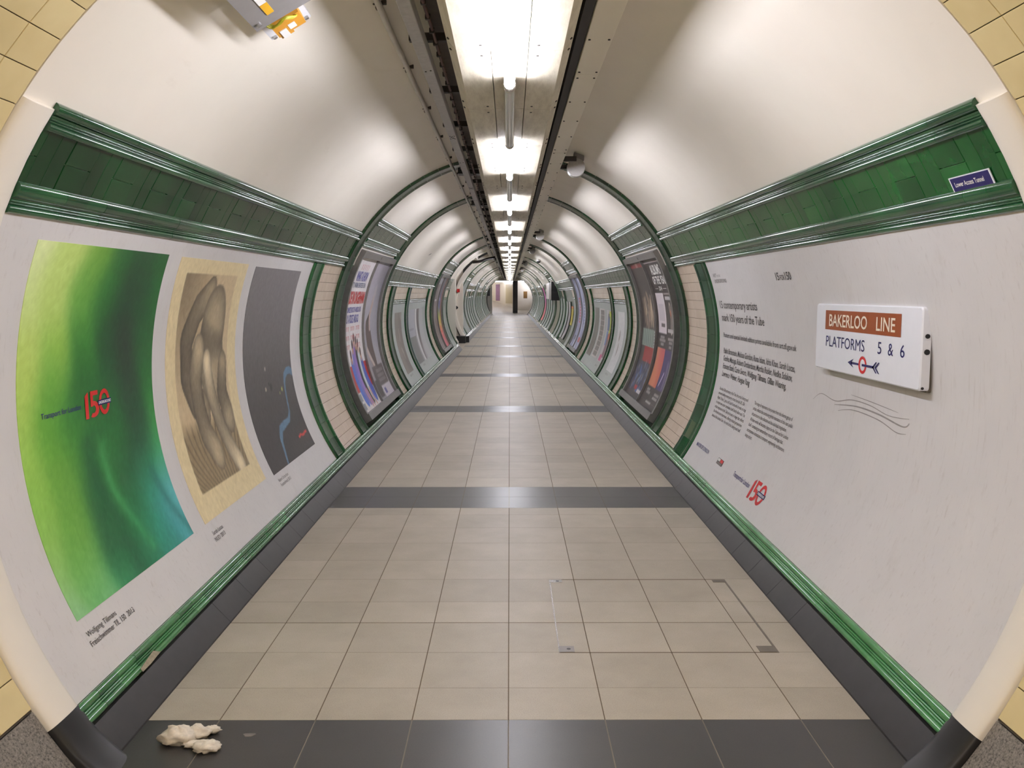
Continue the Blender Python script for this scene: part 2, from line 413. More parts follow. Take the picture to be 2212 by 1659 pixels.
# rounded white jambs with black painted feet
for s,y0,y1 in ((-1,2.670,2.84),(1,2.605,2.765)):
    prof=[((1-cos(pi*k/8))/2,.004+.022*sin(pi*k/8)) for k in range(9)]
    w=MB(); mould_A(w,s,y0,y1-y0,-33.3,34.9,[(u,h) for u,h in prof],seg=80,gap=0,back=.06)
    # black foot, runs on down to the floor
    rs=[]
    for a in angs(-33.3,-43,2): rs.append([P(s,y0+u*(y1-y0),a,R-h-.003-.004*max(0,-a-37)) for u,h in prof]+[P(s,y1,a,R+.06),P(s,y0,a,R+.06)])
    w.rings(rs,1)
    w.build(trim(),[M['plaster'],M['black']],smooth=50,**S)

# ---- kerb and green skirting moulding
PK=bumps([(.028,.004,.015),(.008,.008,.003),(.010,.005,.006),(.034,.003,.019)],8)
for s,nm,spans in ((-1,'left',[(2.80,24.62),(28.6,YE)]),(1,'right',[(2.74,YE)])):
    k=MB()
    for y0,y1 in spans:
        y=y0; first=4.03-.36*3.0
        js=[y0]; yy=4.03 if y0<5 else y0+1.0
        while yy<y1-.2:
            if yy>y0+.2: js.append(yy)
            yy+=.36 if yy<16 or yy>16 else .7
        js.append(y1)
        for a,b in zip(js,js[1:]):
            g=.001; pr=[P(s,0,-35.95,R-.012),P(s,0,-36.05,R-.002)]
            pts=lambda Y:[(s*1.318,Y,-.002),(s*1.322,Y,.006),(P(s,Y,-36.3,R-.006)),(P(s,Y,-35.9,R+.006)),(P(s,Y,-35.9,1.85)),(s*1.5,Y,-.002)]
            k.rings([pts(a+g),pts(b-g)],0,random.random())
    k.build('baseboard_'+nm,M['kerb'],**S)
    g=MB()
    for y0,y1 in spans: mould_Y(g,s,y0,y1,-35.95,PK,.15 if s<0 else .6,r=R,back=.06)
    if s<0:
        wpoly(g,s,[(3.22,-35.4),(3.36,-34.9),(3.40,-35.7),(3.30,-35.9),(3.22,-35.9)],1.722,1)
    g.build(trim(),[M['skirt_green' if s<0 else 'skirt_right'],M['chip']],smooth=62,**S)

# ---- green architecture
PT=bumps([(.026,.014,.012),(.007,.012,.003),(.009,.010,.006),(.007,.012,.0),(.037,.004,.018)],8)     # upper moulding, bottom to top
PB=bumps([(.030,.004,.016),(.007,.010,.003),(.011,.008,.007),(.007,.012,.0),(.053,.012,.015)],8)
PS=bumps([(.020,.004,.012),(.008,.006,.002),(.020,.004,.012)],6)
PIL=[(0,0),(0,.026),(.03,.040),(.08,.046),(.13,.042),(.17,.030),(.19,.026),(.62,.026),(.66,.018),(.72,.010),(.78,.014),(.84,.030),(.90,.034),(.96,.028),(1,.012),(1,0)]
def frieze_field(mb,s,Y0,Y1,a0,a1,ph=0.,m=0):
    y=Y0+ph-.36; mid=(a0+a1)/2; k=0; pat=[.18,.09,.09]
    while y<Y1:
        w=pat[k%3]; ya,yb=max(Y0,y),min(Y1,y+w)
        if yb-ya>.012:
            g=.0009; ri=1.740+random.uniform(-.0005,.0005)
            if k%3==0:
                tile(mb,s,ya+g,yb-g,a0,mid-.035,1.76,ri,.0012,m,random.random()); tile(mb,s,ya+g,yb-g,mid+.035,a1,1.76,ri,.0012,m,random.random())
            else: tile(mb,s,ya+g,yb-g,a0,a1,1.76,ri+.0012,.0012,m,random.random()*.7)
        y+=w; k+=1
def frieze(s,Y0,Y1,top,bot,wt=3.1,wb=3.6,mk='green',rk='green_roll',ph=0.):
    g=MB(); frieze_field(g,s,Y0,Y1,bot+wb-.1,top-wt+.1,ph); slab(g,s,Y0,Y1,bot,top,1.80,1.755,1)
    g.build(trim(),[M[mk],M['grout_green']],**S)
    g=MB(); mould_Y(g,s,Y0,Y1,top-wt,[(u*wt/degrees(.086/R),h) for u,h in PT]); mould_Y(g,s,Y0,Y1,bot,[(u*wb/degrees(.108/R),h) for u,h in PB])
    g.build(trim(),[M[rk]],smooth=62,**S)
PIR=[(u,h*.6) for u,h in PIL]
def pilaster(s,Y0,W,a0,a1,flip=False,mk='green_roll',back=.05):
    g=MB(); mould_A(g,s,Y0,W,a0,a1,PIR,seg=5.0,flip=flip,back=back); g.build(trim(),[M[mk]],smooth=62,**S)
def tilepanel(s,Y0,Y1,a0,a1,h=2.75,mk='cream',tw=.145):
    g=MB(); slab(g,s,Y0,Y1,a0,a1,1.80,1.760,1); a=a1; row=0
    while a>a0+.3:
        b=max(a0,a-h); y=Y0-(tw/2 if row%2 else 0)
        while y<Y1:
            ya,yb=max(Y0,y),min(Y1,y+tw)
            if yb-ya>.01: tile(g,s,ya+.0004,yb-.0004,b+.045,a-.045,1.765,1.750+random.uniform(-.0003,.0003),.0006,0,random.random())
            y+=tw
        a=b; row+=1
    g.build(trim(),[M[mk],M['grout']],**S)
def submould(s,Y0,Y1,a0,mk='green_far'):
    g=MB(); mould_Y(g,s,Y0,Y1,a0,[(u*1.32,h) for u,h in PS]); g.build(trim(),M[mk],smooth=62,**S)
SK=-33.2
RINGS=[(8.57,.40,11.57,.40),(19.25,.38,22.35,.42),(30.1,.4,33.3,.4),(41.2,.4,44.3,.4),(52.0,.4,55.1,.4),(62.4,.4,65.4,.4)]
def bay_recess(s,Y0,Y1,top,bot,mk='green',rk='green_roll'): frieze(s,Y0,Y1,top,bot,3.2,3.6,mk,rk)
for s in (-1,1):
    # rings
    for k,(ya,wa,yb,wb) in enumerate(RINGS):
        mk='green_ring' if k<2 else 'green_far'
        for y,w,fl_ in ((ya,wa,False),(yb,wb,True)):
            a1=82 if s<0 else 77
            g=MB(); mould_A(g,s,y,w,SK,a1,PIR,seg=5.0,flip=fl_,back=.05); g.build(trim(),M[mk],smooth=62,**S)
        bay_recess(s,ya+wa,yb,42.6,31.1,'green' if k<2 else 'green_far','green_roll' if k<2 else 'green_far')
    y0=2.84 if s<0 else 2.76
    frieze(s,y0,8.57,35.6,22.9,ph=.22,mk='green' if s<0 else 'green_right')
    pilaster(s,7.30,.40,SK,22.9,flip=(s>0))
    tilepanel(s,7.70,8.57,SK,22.9)
    # section two
    frieze(s,11.97,19.25,28.3,17.6,2.6,2.5,'green','green_roll')
    for y,w in ((12.50,.52),(14.60,.46),(18.18,.30)): pilaster(s,y,w,SK,17.6,mk='green')
    tilepanel(s,11.97,12.50,SK,17.6); tilepanel(s,18.48,19.25,SK,17.6)
    for a,b in ((13.02,14.60),(15.06,18.18)): tilepanel(s,a,b,10.9,17.6,3.3); submould(s,a,b,8.75,'green')
# far sections
def plain_panel(s,a,b,a0,a1,label,group):
    g=MB(); slab(g,s,a,b,a0,a1,1.79,1.748,0,random.random()); o=g.build('wall_panel',M['vinyl_far'],smooth=40); tag(o,label,'panel',group)
def far_section(s,Y0,Y1,dy=1.75):
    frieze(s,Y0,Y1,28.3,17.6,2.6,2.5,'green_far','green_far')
    n=max(1,int(round((Y1-Y0)/dy))); L=(Y1-Y0)/n
    for i in range(n):
        a=Y0+i*L; pilaster(s,a,.32,SK,17.6,mk='green_far'); b=a+L
        tilepanel(s,a+.32,b,10.9,17.6,3.3,tw=.3,mk='green_far' if i%2 else 'cream'); submould(s,a+.32,b,8.75)
        plain_panel(s,a+.32,b,SK,8.8,'blank grey-green wall panel between green pilasters far down the %s wall'%('left' if s<0 else 'right'),'blank panels on the far %s wall'%('left' if s<0 else 'right'))
far_section(-1,28.75,30.1,1.35)
far_section(1,27.3,30.1,1.4); far_section(1,22.77,24.0,1.23)
frieze(1,24.0,27.3,28.3,17.6,2.6,2.5,'green_far','green_far')
for s in (-1,1):
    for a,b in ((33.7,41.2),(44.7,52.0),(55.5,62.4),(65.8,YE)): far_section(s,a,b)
for s in (-1,1):
    for a,b in ((30.5,33.3),(41.6,44.3),(52.4,55.1),(62.8,65.4)):
        if s>0 and a in (30.5,41.6): continue
        plain_panel(s,a,b,SK,31.1,'tall blank grey panel filling a ring bay far down the %s wall'%('left' if s<0 else 'right'),'tall blank panels in the far %s ring bays'%('left' if s<0 else 'right'))
for a,b in ((30.5,33.3),(41.6,44.3)):
    g=MB(); slab(g,1,a,b,SK,31.1,1.80,1.76); g.build(trim(),M['green_far'],smooth=40,**S)
# right dark bay with notices (24.0 - 27.3) : green tiled back
g=MB(); slab(g,1,24.0,27.3,SK,17.6,1.80,1.76); g.build(trim(),M['green_far'],smooth=40,**S)
# left strip before the side passage
frieze(-1,22.77,24.45,28.3,17.6,2.6,2.5,'green_far','green_far')
tilepanel(-1,22.77,24.3,10.9,17.6,3.3); submould(-1,22.77,24.3,8.75)
pilaster(-1,24.30,.32,SK,17.6,mk='green_far')
# ---- left side passage (white), opening 24.7 - 28.4
g=MB()
def arc_pass(mb,x0,x1,Y,sgn,z0,z1):  # jamb slabs
    mb.box(min(x0,x1),max(x0,x1),min(Y,Y+sgn*.1),max(Y,Y+sgn*.1),z0,z1)
g.box(-6,-1.50,28.4,28.6,.0,2.62); g.box(-6,-1.50,24.5,24.7,0,2.62); g.box(-6,-1.0,24.5,28.6,2.62,2.74); g.box(-6.1,-6,24.5,28.6,0,2.7)
g.build('wall_left_passage',M['plaster'],**S)
g=MB(); rs=[]
for a in angs(-42,112-180+60,4): pass
# rounded white jambs each side of the side passage
prof=[((1-cos(pi*k/8))/2,.05*sin(pi*k/8)) for k in range(9)]
mould_A(g,-1,24.60,.22,-33,68,prof,seg=120,gap=0,back=.08); mould_A(g,-1,28.32,.42,-33,68,prof,seg=120,gap=0,back=.08)
g.build(trim(),M['plaster'],smooth=50,**S)
g=MB(); g.box(-1.75,-1.30,28.22,28.42,0,.20); g.box(-1.62,-1.40,27.75,28.22,0,.22); g.build(trim(),M['black'],**S)

# ---- far hall
g=MB()
ramp_=lambda Y:.075*(Y-YE)
g.rings([[(-6,Y,ramp_(Y)-.1),(-6,Y,ramp_(Y)),(4,Y,ramp_(Y)),(4,Y,ramp_(Y)-.1)] for Y in (YE,84)],0); g.build('floor_hall',M['floor'],**S)
g=MB(); g.rings([[(-6,YE,2.55),(-6,YE,2.7),(4,YE,2.7),(4,YE,2.55)],[(-6,84,2.75),(-6,84,2.9),(4,84,2.9),(4,84,2.75)]]); g.build('ceiling_hall',M['plaster'],**S)
def vwall(x0,y0,x1,y1,name,m,z0=-.1,z1=2.9,th=.1):
    d=np.array([x1-x0,y1-y0],float); d/=np.linalg.norm(d); n=np.array([-d[1],d[0]])*th
    g=MB(); b=[(x0,y0),(x1,y1),(x1+n[0],y1+n[1]),(x0+n[0],y0+n[1])]
    g.rings([[(x,y,z0) for x,y in b],[(x,y,z1) for x,y in b]]); return g.build(name,m,**S)
vwall(-1.55,80.6,.5,73.2,'wall_hall_diagonal',M['hall_wall']); vwall(-5,80.7,-1.55,80.6,'wall_hall_back',M['hall_wall'])
vwall(.5,71.5,2.2,71.0,'wall_hall_right',M['plaster']); vwall(-5,68,-5,81,'wall_hall_left',M['hall_wall'])
vwall(-6,YE,-1.35,YE,'wall_hall_front_left',M['plaster'],-.1,2.9,.05)
g=MB()
for s_ in (1,):
    pass
g.build
col_=MB(); col_.box(.24,.62,69.0,69.4,.02,2.56,0,.5,.02); o=col_.build('hall_pillar',M['dark_steel']); tag(o,'dark square pillar standing in the hall at the far end of the tunnel','pillar')
def hsheet(name,x0,y0,x1,y1,z0,z1,m,label,cat):
    d=np.array([x1-x0,y1-y0],float); d/=np.linalg.norm(d); n=np.array([d[1],-d[0]]); n=n if n[1]<0 else -n
    g=MB(); b=[np.array(p)+n*q for q in (.004,.03) for p in ((x0,y0),(x1,y1))]; b=[b[0],b[1],b[3],b[2]]
    g.rings([[(p[0],p[1],z0) for p in b],[(p[0],p[1],z1) for p in b]]); return tag(g.build(name,m),label,cat)
def onw(t): return (-1.55+t*2.05,80.6-t*7.4)
M['purple']=plain('purple_poster_print',(134,92,128),.4,var=.3,scale=4)
hsheet('poster',*onw(.16),*onw(.33),.95,2.4,M['purple'],'tall purple poster on the cream wall of the hall beyond the tunnel','poster')
M['stone']=plain('beige_hall_panel',(196,182,142),.4,var=.08)
hsheet('wall_board',*onw(.60),*onw(.86),.75,2.35,M['stone'],'pale beige board on the hall wall between purple poster and dark pillar','board')

# ================================================================== CEILING SERVICES
# duct
dj=[3.835+1.19*k for k in range(-6,55) if 3.835+1.19*k<YE]; dj=[-3.0]+[y for y in dj if y>-2.9]+[YE]
duct=thing('lighting_duct',(0,-3,2.57),'grubby pale boxed duct of bolted panels running along the middle of the ceiling','duct')
for i,(a,b) in enumerate(zip(dj,dj[1:])):
    g=MB(); e=.0022; t=random.random()
    for s in (-1,1):
        o_=.082 if (i%5 or s>0) else .078
        xs=[(.225,2.57),(.266,2.612),(.266,2.80),(.255,2.80),(.255,2.62),(.222,2.582),(o_,2.582),(o_,2.57)]
        g.rings([[(s*x,Y,z) for x,z in xs] for Y in (a+e,b-e)],0,t)
        for y in (a+.08,b-.08):
            for x in (.12,): g.cyl((s*x,y,2.5705),(s*x,y,2.567),.006,8,1)
            g.cyl((s*.252,y,2.60),(s*.256,y,2.595),.006,8,1)
    g.box(-.078,.078,a+e,b-e,2.574,2.59,0,t)
    g.build('panel',[M['duct'],M['dark_steel']],duct)
# right-hand service box and dark strip
box_=thing('service_box',(.39,-3,2.642),'cream boxed service casing with screwed lids right of the lighting duct','casing')
bj=[-3.0,-.6,2.19,4.55]+[4.55+2.4*k for k in range(1,27)]; bj=[b for b in bj if b<YE-1]+[YE]
for a,b in zip(bj,bj[1:]):
    g=MB(); g.box(.331,.444,a+.0015,b-.0015,2.642,2.79,0,.5,.002)
    y=a+.06
    while y<b:
        for x in (.345,.430): g.cyl((x,y,2.6425),(x,y,2.638),.0055,8,1)
        y+=.56
    g.build('lid',[M['plaster'],M['dark_steel']],box_)
g=MB(); g.box(.288,.327,-3,YE,2.650,2.72); o=g.build('gap_shade_strip',M['gap']); tag(o,'black strip set in for the shade of the gap between the lighting duct and cream service casing','shade strip')  # solid black strip fills the open gap to give its darkness
# left trunking, tray, cable, conduit
tr=thing('cable_trunking',(-.40,-3,2.645),'long pale grey steel cable trunking left of the ceiling duct','trunking')
tj=[-3,.2,3.2,6.25,9.25,12.3,15.3,18.3,21.4,24.4,27.4]+[27.4+3.05*k for k in range(1,14)]; tj=[t for t in tj if t<66.5]+[YE]
for a,b in zip(tj,tj[1:]):
    g=MB(); g.box(-.430,-.376,a,b-.003,2.646,2.700,0,.5,.002)
    for x,y in ((-.40,-.05),(-.37,-.05),(-.385,-.03),(-.40,.05),(-.37,.05),(-.385,.03),(-.393,-.015),(-.377,.02)): 
        g.cyl((x-.018,a+.1+y,2.6465),(x-.018,a+.1+y,2.643),.0045,6,1)
    g.cyl((-.416,a+1.3,2.6465),(-.416,a+1.3,2.643),.005,6,1); g.cyl((-.390,a+1.28,2.6465),(-.390,a+1.28,2.643),.005,6,1)
    g.build('trunking_length',[M['grey_trunk'],M['dark_steel']],tr)
g=MB(); g.box(-.366,-.275,-3,YE,2.775,2.785); g.box(-.366,-.362,-3,YE,2.765,2.785); o=g.build('cable_tray',M['tray']); tag(o,'dusty dark cable tray above the gap between trunking and lighting duct','cable tray')
g=MB(); pts=[(-.336+.004*sin(y*1.7),y,2.682-.004*cos(y*5.4)) for y in np.arange(-3,YE,.35)]; g.tube(pts,.0075,8,0)
rc=g.build('red_cable',M['red_cable'],smooth=60,org=(-.336,-3,2.68)); tag(rc,'thin dark red cable with clips running between trunking and lighting duct','cable')
g=MB()
for y in np.arange(-1.,45,.19): g.box(-.348,-.326,y,y+.018,2.671,2.695,0,.5,.003)
g.build('cable_clip',M['dark_steel'],rc,kind='stuff')
g=MB(); bends=[2.7,3.87,4.96,6.03,7.14]; yy=-3.; pts=[]
for k in range(67):
    y=-3+k*1.07; x=-.556; z=CZ+sqrt(R*R-x*x)-.022; pts+= [(x,y,z),(x+.004,y+.35,z-.002),(x,y+.7,z)]
g.tube(pts,.015,10,0)
cd=g.build('conduit_pipe',M['white_metal'],smooth=60,org=(-.556,-3,2.76)); tag(cd,'thin cream conduit pipe clipped to the ceiling plaster left of the trunking','pipe')
for k in range(64):
    y=2.82+1.07*(k-3); g=MB(); z=CZ+sqrt(R*R-.556**2)
    g.box(-.588,-.526,y,y+.022,z-.010,z+.010,0,.5,.002); g.box(-.572,-.542,y-.002,y+.024,z-.032,z-.008,0,.5,.003); g.build('saddle_clip',M['tray'],cd)
for k in range(0,60):
    y=1.06+1.035*(k)
    if any(abs(y-q)<.22 for r_ in RINGS for q in (r_[0]+.14,r_[2]+.16)): continue
    if y>YE-1: break
    g=MB(); g.box(-.462,-.268,y,y+.040,2.702,2.738,0,.5,.002); g.box(-.30,-.285,y+.01,y+.03,2.738,2.772); g.box(-.46,-.45,y+.01,y+.03,2.738,2.81)
    o=g.build('support_bracket',M['dark_steel']); tag(o,'short dark steel bracket carrying the grey trunking under the ceiling','bracket','dark brackets under the ceiling trunking')
for k,(ya,wa,yb,wb) in enumerate(RINGS):
    for y in (ya+.08,yb+.1):
        g=MB(); g.box(-.50,-.268,y,y+.16,2.703,2.762,0,.5,.004); g.box(-.41,-.39,y+.07,y+.09,2.762,2.81)
        o=g.build('clamp_bar',M['black']); tag(o,'heavy black clamp bar crossing the trunking at a green ring','clamp','black clamp bars at the green rings')

# ---- tube lights
ordn=['first','second','third','fourth','fifth','sixth','seventh','eighth','ninth','tenth','eleventh','twelfth','thirteenth','fourteenth','fifteenth','sixteenth','seventeenth','eighteenth','nineteenth','twentieth','twenty-first','twenty-second','twenty-third','twenty-fourth','twenty-fifth','twenty-sixth']
ZT=2.534; n_=0
for k in range(-2,22):
    y0=5.96+3.36*k
    if y0+1.7>YE-1: break
    lab=('lit fluorescent tube mounted under the ceiling duct, %s visible one from the near end'%ordn[k+1]) if k>=-1 else 'lit fluorescent tube under the duct behind the camera end'
    t=thing('tube_light',(0,y0,ZT),lab,'light','fluorescent tubes along the ceiling duct')
    g=MB(); g.cyl((0,y0,ZT),(0,y0+1.70,ZT),.025,10); g.build('lamp_tube',M['lamp'],t,smooth=50)
    for q in (0,1.70):
        g=MB(); rs=[];d=1 if q else -1
        for rr,dd in ((.0265,-.03),(.031,-.02),(.031,.006),(.028,.018),(.016,.028)):
            rs.append([(rr*cos(2*pi*j/12),y0+q+d*dd,ZT+rr*sin(2*pi*j/12)) for j in range(12)])
        g.rings(rs); g.build('end_cap',M['sleeve'],t,smooth=50)
    g=MB(); g.cyl((0,y0+1.745,ZT+.002),(0,y0+3.32,ZT+.002),.029,16); g.build('sleeve',M['sleeve'],t,smooth=40)
    for yy in (y0+.30,y0+1.35,y0+2.5):
        g=MB(); g.box(-.02,.02,yy,yy+.03,ZT+.022,2.5735); g.build('hanger',M['white_metal'],t)

# ---- loudspeakers, camera dome
def speaker(y,lab,X=.582,q=1.102,turn=False):
    z=H+q; t=thing('loudspeaker',(X,y,z),lab,'loudspeaker','round loudspeakers under the right of the ceiling')
    g=MB(); rs=[]
    for rr,dy in ((.073,.0),(.079,.004),(.079,.10),(.070,.125),(.03,.13)): rs.append([(X+rr*cos(2*pi*j/28),y+dy,z+rr*sin(2*pi*j/28)) for j in range(28)])
    g.rings(rs); g.build('shell',M['speaker'],t,smooth=40)
    g=MB(); g.cyl((X,y-.003,z),(X,y+.002,z),.075,28); g.build('face_plate',M['speaker_front'],t)
    g=MB(); g.box(X-.02,X+.07,y+.02,y+.10,z+.06,z+.13,0,.5,.004); g.build('mounting_box',M['box_grey'],t)
    g=MB(); g.box(.446,X-.0,y-.03,y+.02,z+.05,z+.09); g.build('bracket',M['dark_steel'],t); g=MB(); g.box(.446,X-.03,y+.09,y+.13,z-.0,z+.035); g.build('bracket',M['dark_steel'],t)
for y,l in ((7.84,'large round grey loudspeaker beside the first green ring, nearest of them'),(17.0,'second round loudspeaker from the camera, pale rim, below a dark bracket'),
            (22.8,'third round loudspeaker from the camera, hung right of the duct'),(32.8,'fourth round loudspeaker from the camera, dark against the rings'),
            (40.8,'fifth round loudspeaker from the camera, small'),(52.6,'farthest tiny white loudspeaker near the end of the tunnel')):
    speaker(y,l)
t=thing('dome_camera',(.90,27.6,2.56),'small security camera with black dome on the right ceiling behind the third loudspeaker','camera')
g=MB(); rs=[]
for k in range(7):
    th=pi/2*k/6; rs.append([(.90+.06*cos(th)*cos(2*pi*j/16),27.6+.06*cos(th)*sin(2*pi*j/16),2.56-.06*sin(th)*.999) for j in range(16)])
g.rings(rs); g.build('dome',M['black'],t,smooth=50)
g=MB(); g.cyl((.90,27.6,2.56),(.90,27.6,2.61),.075,18); g.cyl((.9,27.6,2.61),(.9,27.6,2.63),.02,8); g.build('base',M['speaker'],t,smooth=40)
g=MB(); pp=spline([(-.47,27.4,2.66),(-.55,27.2,2.63),(-.71,27.1,2.59),(-.88,27.05,2.53),(-1.13,27.1,2.50)],6); g.tube(pp,.03,8); g.tube([(x,y+.12,z+.04) for x,y,z in pp],.018,8)
o=g.build('hanging_cable',M['dark_steel'],smooth=60); tag(o,'thick dark cables sagging from the trunking towards the white side passage','cable')

# ---- junction box high on the near left ceiling
jb=thing('junction_box',P(-1,3.2,59,1.66),'grey steel junction box with yellow and white labels on the near left ceiling','junction box')
g=MB(); slab(g,-1,2.70,3.24,56.5,64.6,1.745,1.66,0,da=9)
g2=MB(); slab(g2,-1,2.68,3.25,56.3,64.8,1.640,1.622,0,da=9); LID=g2.build('lid',M['box_grey'],jb)
g.build('housing',M['white_metal'],jb)
g=MB()
for y,a in ((3.20,57.05),(2.75,57.05),(3.20,64.0)):
    g=MB(); g.cyl(P(-1,y,a,1.622),P(-1,y,a,1.613),.010,10); g.build('bolt',M['steel'],LID)
g=MB(); slab(g,-1,3.25,3.60,56.5,62.6,1.720,1.700,0,da=9); BPL=g.build('back_plate',M['enamel'],jb)
for y,a in ((3.578,57.1),(3.576,62.0)):
    g=MB(); g.cyl(P(-1,y,a,1.70),P(-1,y,a,1.690),.009,10); g.build('bolt',M['steel'],BPL)
g=MB(); slab(g,-1,3.07,3.165,58.68,59.67,1.6190,1.6155,0); o=g.build('yellow_label',M['yellow_label'],LID)
g=MB(); slab(g,-1,2.98,3.068,58.66,59.66,1.6190,1.6155,0); g.build('white_label',M['white_print'],LID)
g=MB(); slab(g,-1,3.345,3.47,57.8,61.9,1.69,1.643,0,da=9); slab(g,-1,3.40,3.50,58.0,59.9,1.69,1.645,0,da=9); CB=g.build('connector_block',M['orange'],jb)
g=MB(); slab(g,-1,3.415,3.497,58.3,59.3,1.6435,1.6395,0); slab(g,-1,3.40,3.45,59.7,60.7,1.6435,1.6405,0); g.build('tag_label',M['white_print'],CB)
g=MB(); slab(g,-1,3.345,3.40,56.7,57.5,1.699,1.694,0); slab(g,-1,3.35,3.40,61.7,62.5,1.699,1.694,0); g.build('warning_sticker',M['yellow_label'],jb)
g=MB()
for w in (0,.6,1.2):
    g.tube([P(-1,y,a+w*.35,r) for y,a,r in spline([(3.30,57.2,1.67),(3.335,57.8,1.64),(3.32,58.8,1.63),(3.30,59.8,1.63),(3.34,60.8,1.632),(3.375,61.0,1.65)],5)],.0045,6)
g.build('wire',M['lime_wire'],jb,smooth=60)

# ================================================================== BIG VINYL PANELS
def vinyl(s,Y0,label):
    g=MB(); slab(g,s,Y0,7.31,SK-.1,22.95,1.80,1.745,0,da=2); o=g.build('vinyl_wall_panel',M['vinyl'],smooth=40); tag(o,label,'wall panel'); return o
VL=vinyl(-1,2.83,'large scuffed grey vinyl panel on the left wall carrying three art posters')
VR=vinyl(1,2.76,'large scuffed grey vinyl panel on the right wall printed with exhibition text')
RT=1.7432
g=MB(); wtext(g,-1,'Wolfgang Tillmans',3.099,3.332,-28.28,.0215,RT); wtext(g,-1,'Freischwimmer TfL 150  2013',3.091,3.453,-29.48,.0222,RT); g.build('caption',M['dark_print'],VL)
g=MB(); wtext(g,-1,'Sarah Lucas',4.462,4.617,-28.27,.022,RT); wtext(g,-1,'NUD  2013',4.454,4.605,-29.42,.022,RT); g.build('caption',M['dark_print'],VL)
g=MB(); wtext(g,-1,'Robert Orchardson',5.770,6.011,-28.33,.022,RT); wtext(g,-1,'Fountainhead, 2013',5.768,6.021,-29.45,.022,RT); g.build('caption',M['grey_print'],VL)
def rt(txt,a,b,ang,cap,mk='dark_print',bold=0.,name='text_line'):
    g=MB(); wtext(g,1,txt,a,b,ang,cap,RT,bold=bold); return g
def rgroup(name,lines,mk,label=None):
    g=MB()
    for txt,a,b,ang,cap,*bo in lines: wtext(g,1,txt,a,b,ang,cap,RT,bold=bo[0] if bo else 0)
    o=g.build(name,M[mk],VR); 
    if label: o['label']=label
rgroup('heading_text',[('ART',7.184,7.07,18.5,.0300),('ON THE',7.05,6.947,18.5,.0185),('UNDERGROUND',7.184,6.794,16.94,.0300)],'grey_print')
g=MB(); wtext(g,1,'15',5.532,5.464,16.83,.0484,RT,bold=.01); wtext(g,1,'FOR',5.446,5.362,16.83,.032,RT,bold=.01); wtext(g,1,'150',5.347,5.235,16.83,.0484,RT,bold=.01); g.build('heading_text',M['dark_print'],VR)
rgroup('title_text',[('15 contemporary artists',7.180,6.109,10.1,.060,.006),('mark 150 years of the Tube',7.173,5.982,6.7,.060,.006)],'dark_print')
rgroup('body_text',[('Posters and special limited edition prints available from art.tfl.gov.uk',7.157,5.331,2.4,.036,.008),
 ('Pablo Bronstein, Melissa Gordon, Runa Islam, Idris Khan, Sarah Lucas,',7.145,5.349,-1.85,.042,.01),
 ('Goshka Macuga, Robert Orchardson, Martha Rosler, Nedko Solakov,',7.138,5.389,-3.85,.042,.01),
 ('Frances Stark, Corin Sworn, Wolfgang Tillmans, Gillian Wearing,',7.128,5.489,-5.88,.042,.01),
 ('Lawrence Weiner, Haegue Yang',7.124,6.305,-7.92,.042,.01)],'dark_print')
c1=['Since the 150th anniversary of the Tube, Art on the Underground','presents leading contemporary artists from the UK, USA,','Algeria, Poland, Cyprus, and South Korea with its roots on stage','in a major new poster commission, itself a family album each. The','artists responses to the Tube are in one or image that reflects','the infrastructure interviews, offering related perspectives','stories of the Londons Tube - the world of the Underground itself.']
c2=['The range of responses to the project from this diverse group of','artists reflects the continuing global resonance of this vast public','infrastructure in the collective and the individual imagination.','All these works will become a legacy for the Tube and for London','itself - continuing an extraordinary record of heritage that','encompasses innovations in transport, engineering, architecture,','design and art.']
w1=[.855,.80,.86,.87,.88,.87,.88]; w2=[.83,.86,.77,.84,.77,.84,.17]
g=MB()
for i,(l,w) in enumerate(zip(c1,w1)): wtext(g,1,l,7.11,7.11-w,-11.6-1.235*i,.0235,RT,bold=.012)
g.build('body_text',M['grey_print'],VR)
g=MB()
for i,(l,w) in enumerate(zip(c2,w2)): wtext(g,1,l,6.095,6.095-w,-11.45-1.27*i,.0235,RT,bold=.012)
g.build('body_text',M['grey_print'],VR)
rgroup('sponsor_text',[('MAYOR OF LONDON',7.166,6.74,-28.0,.031,.01)],'navy_print')
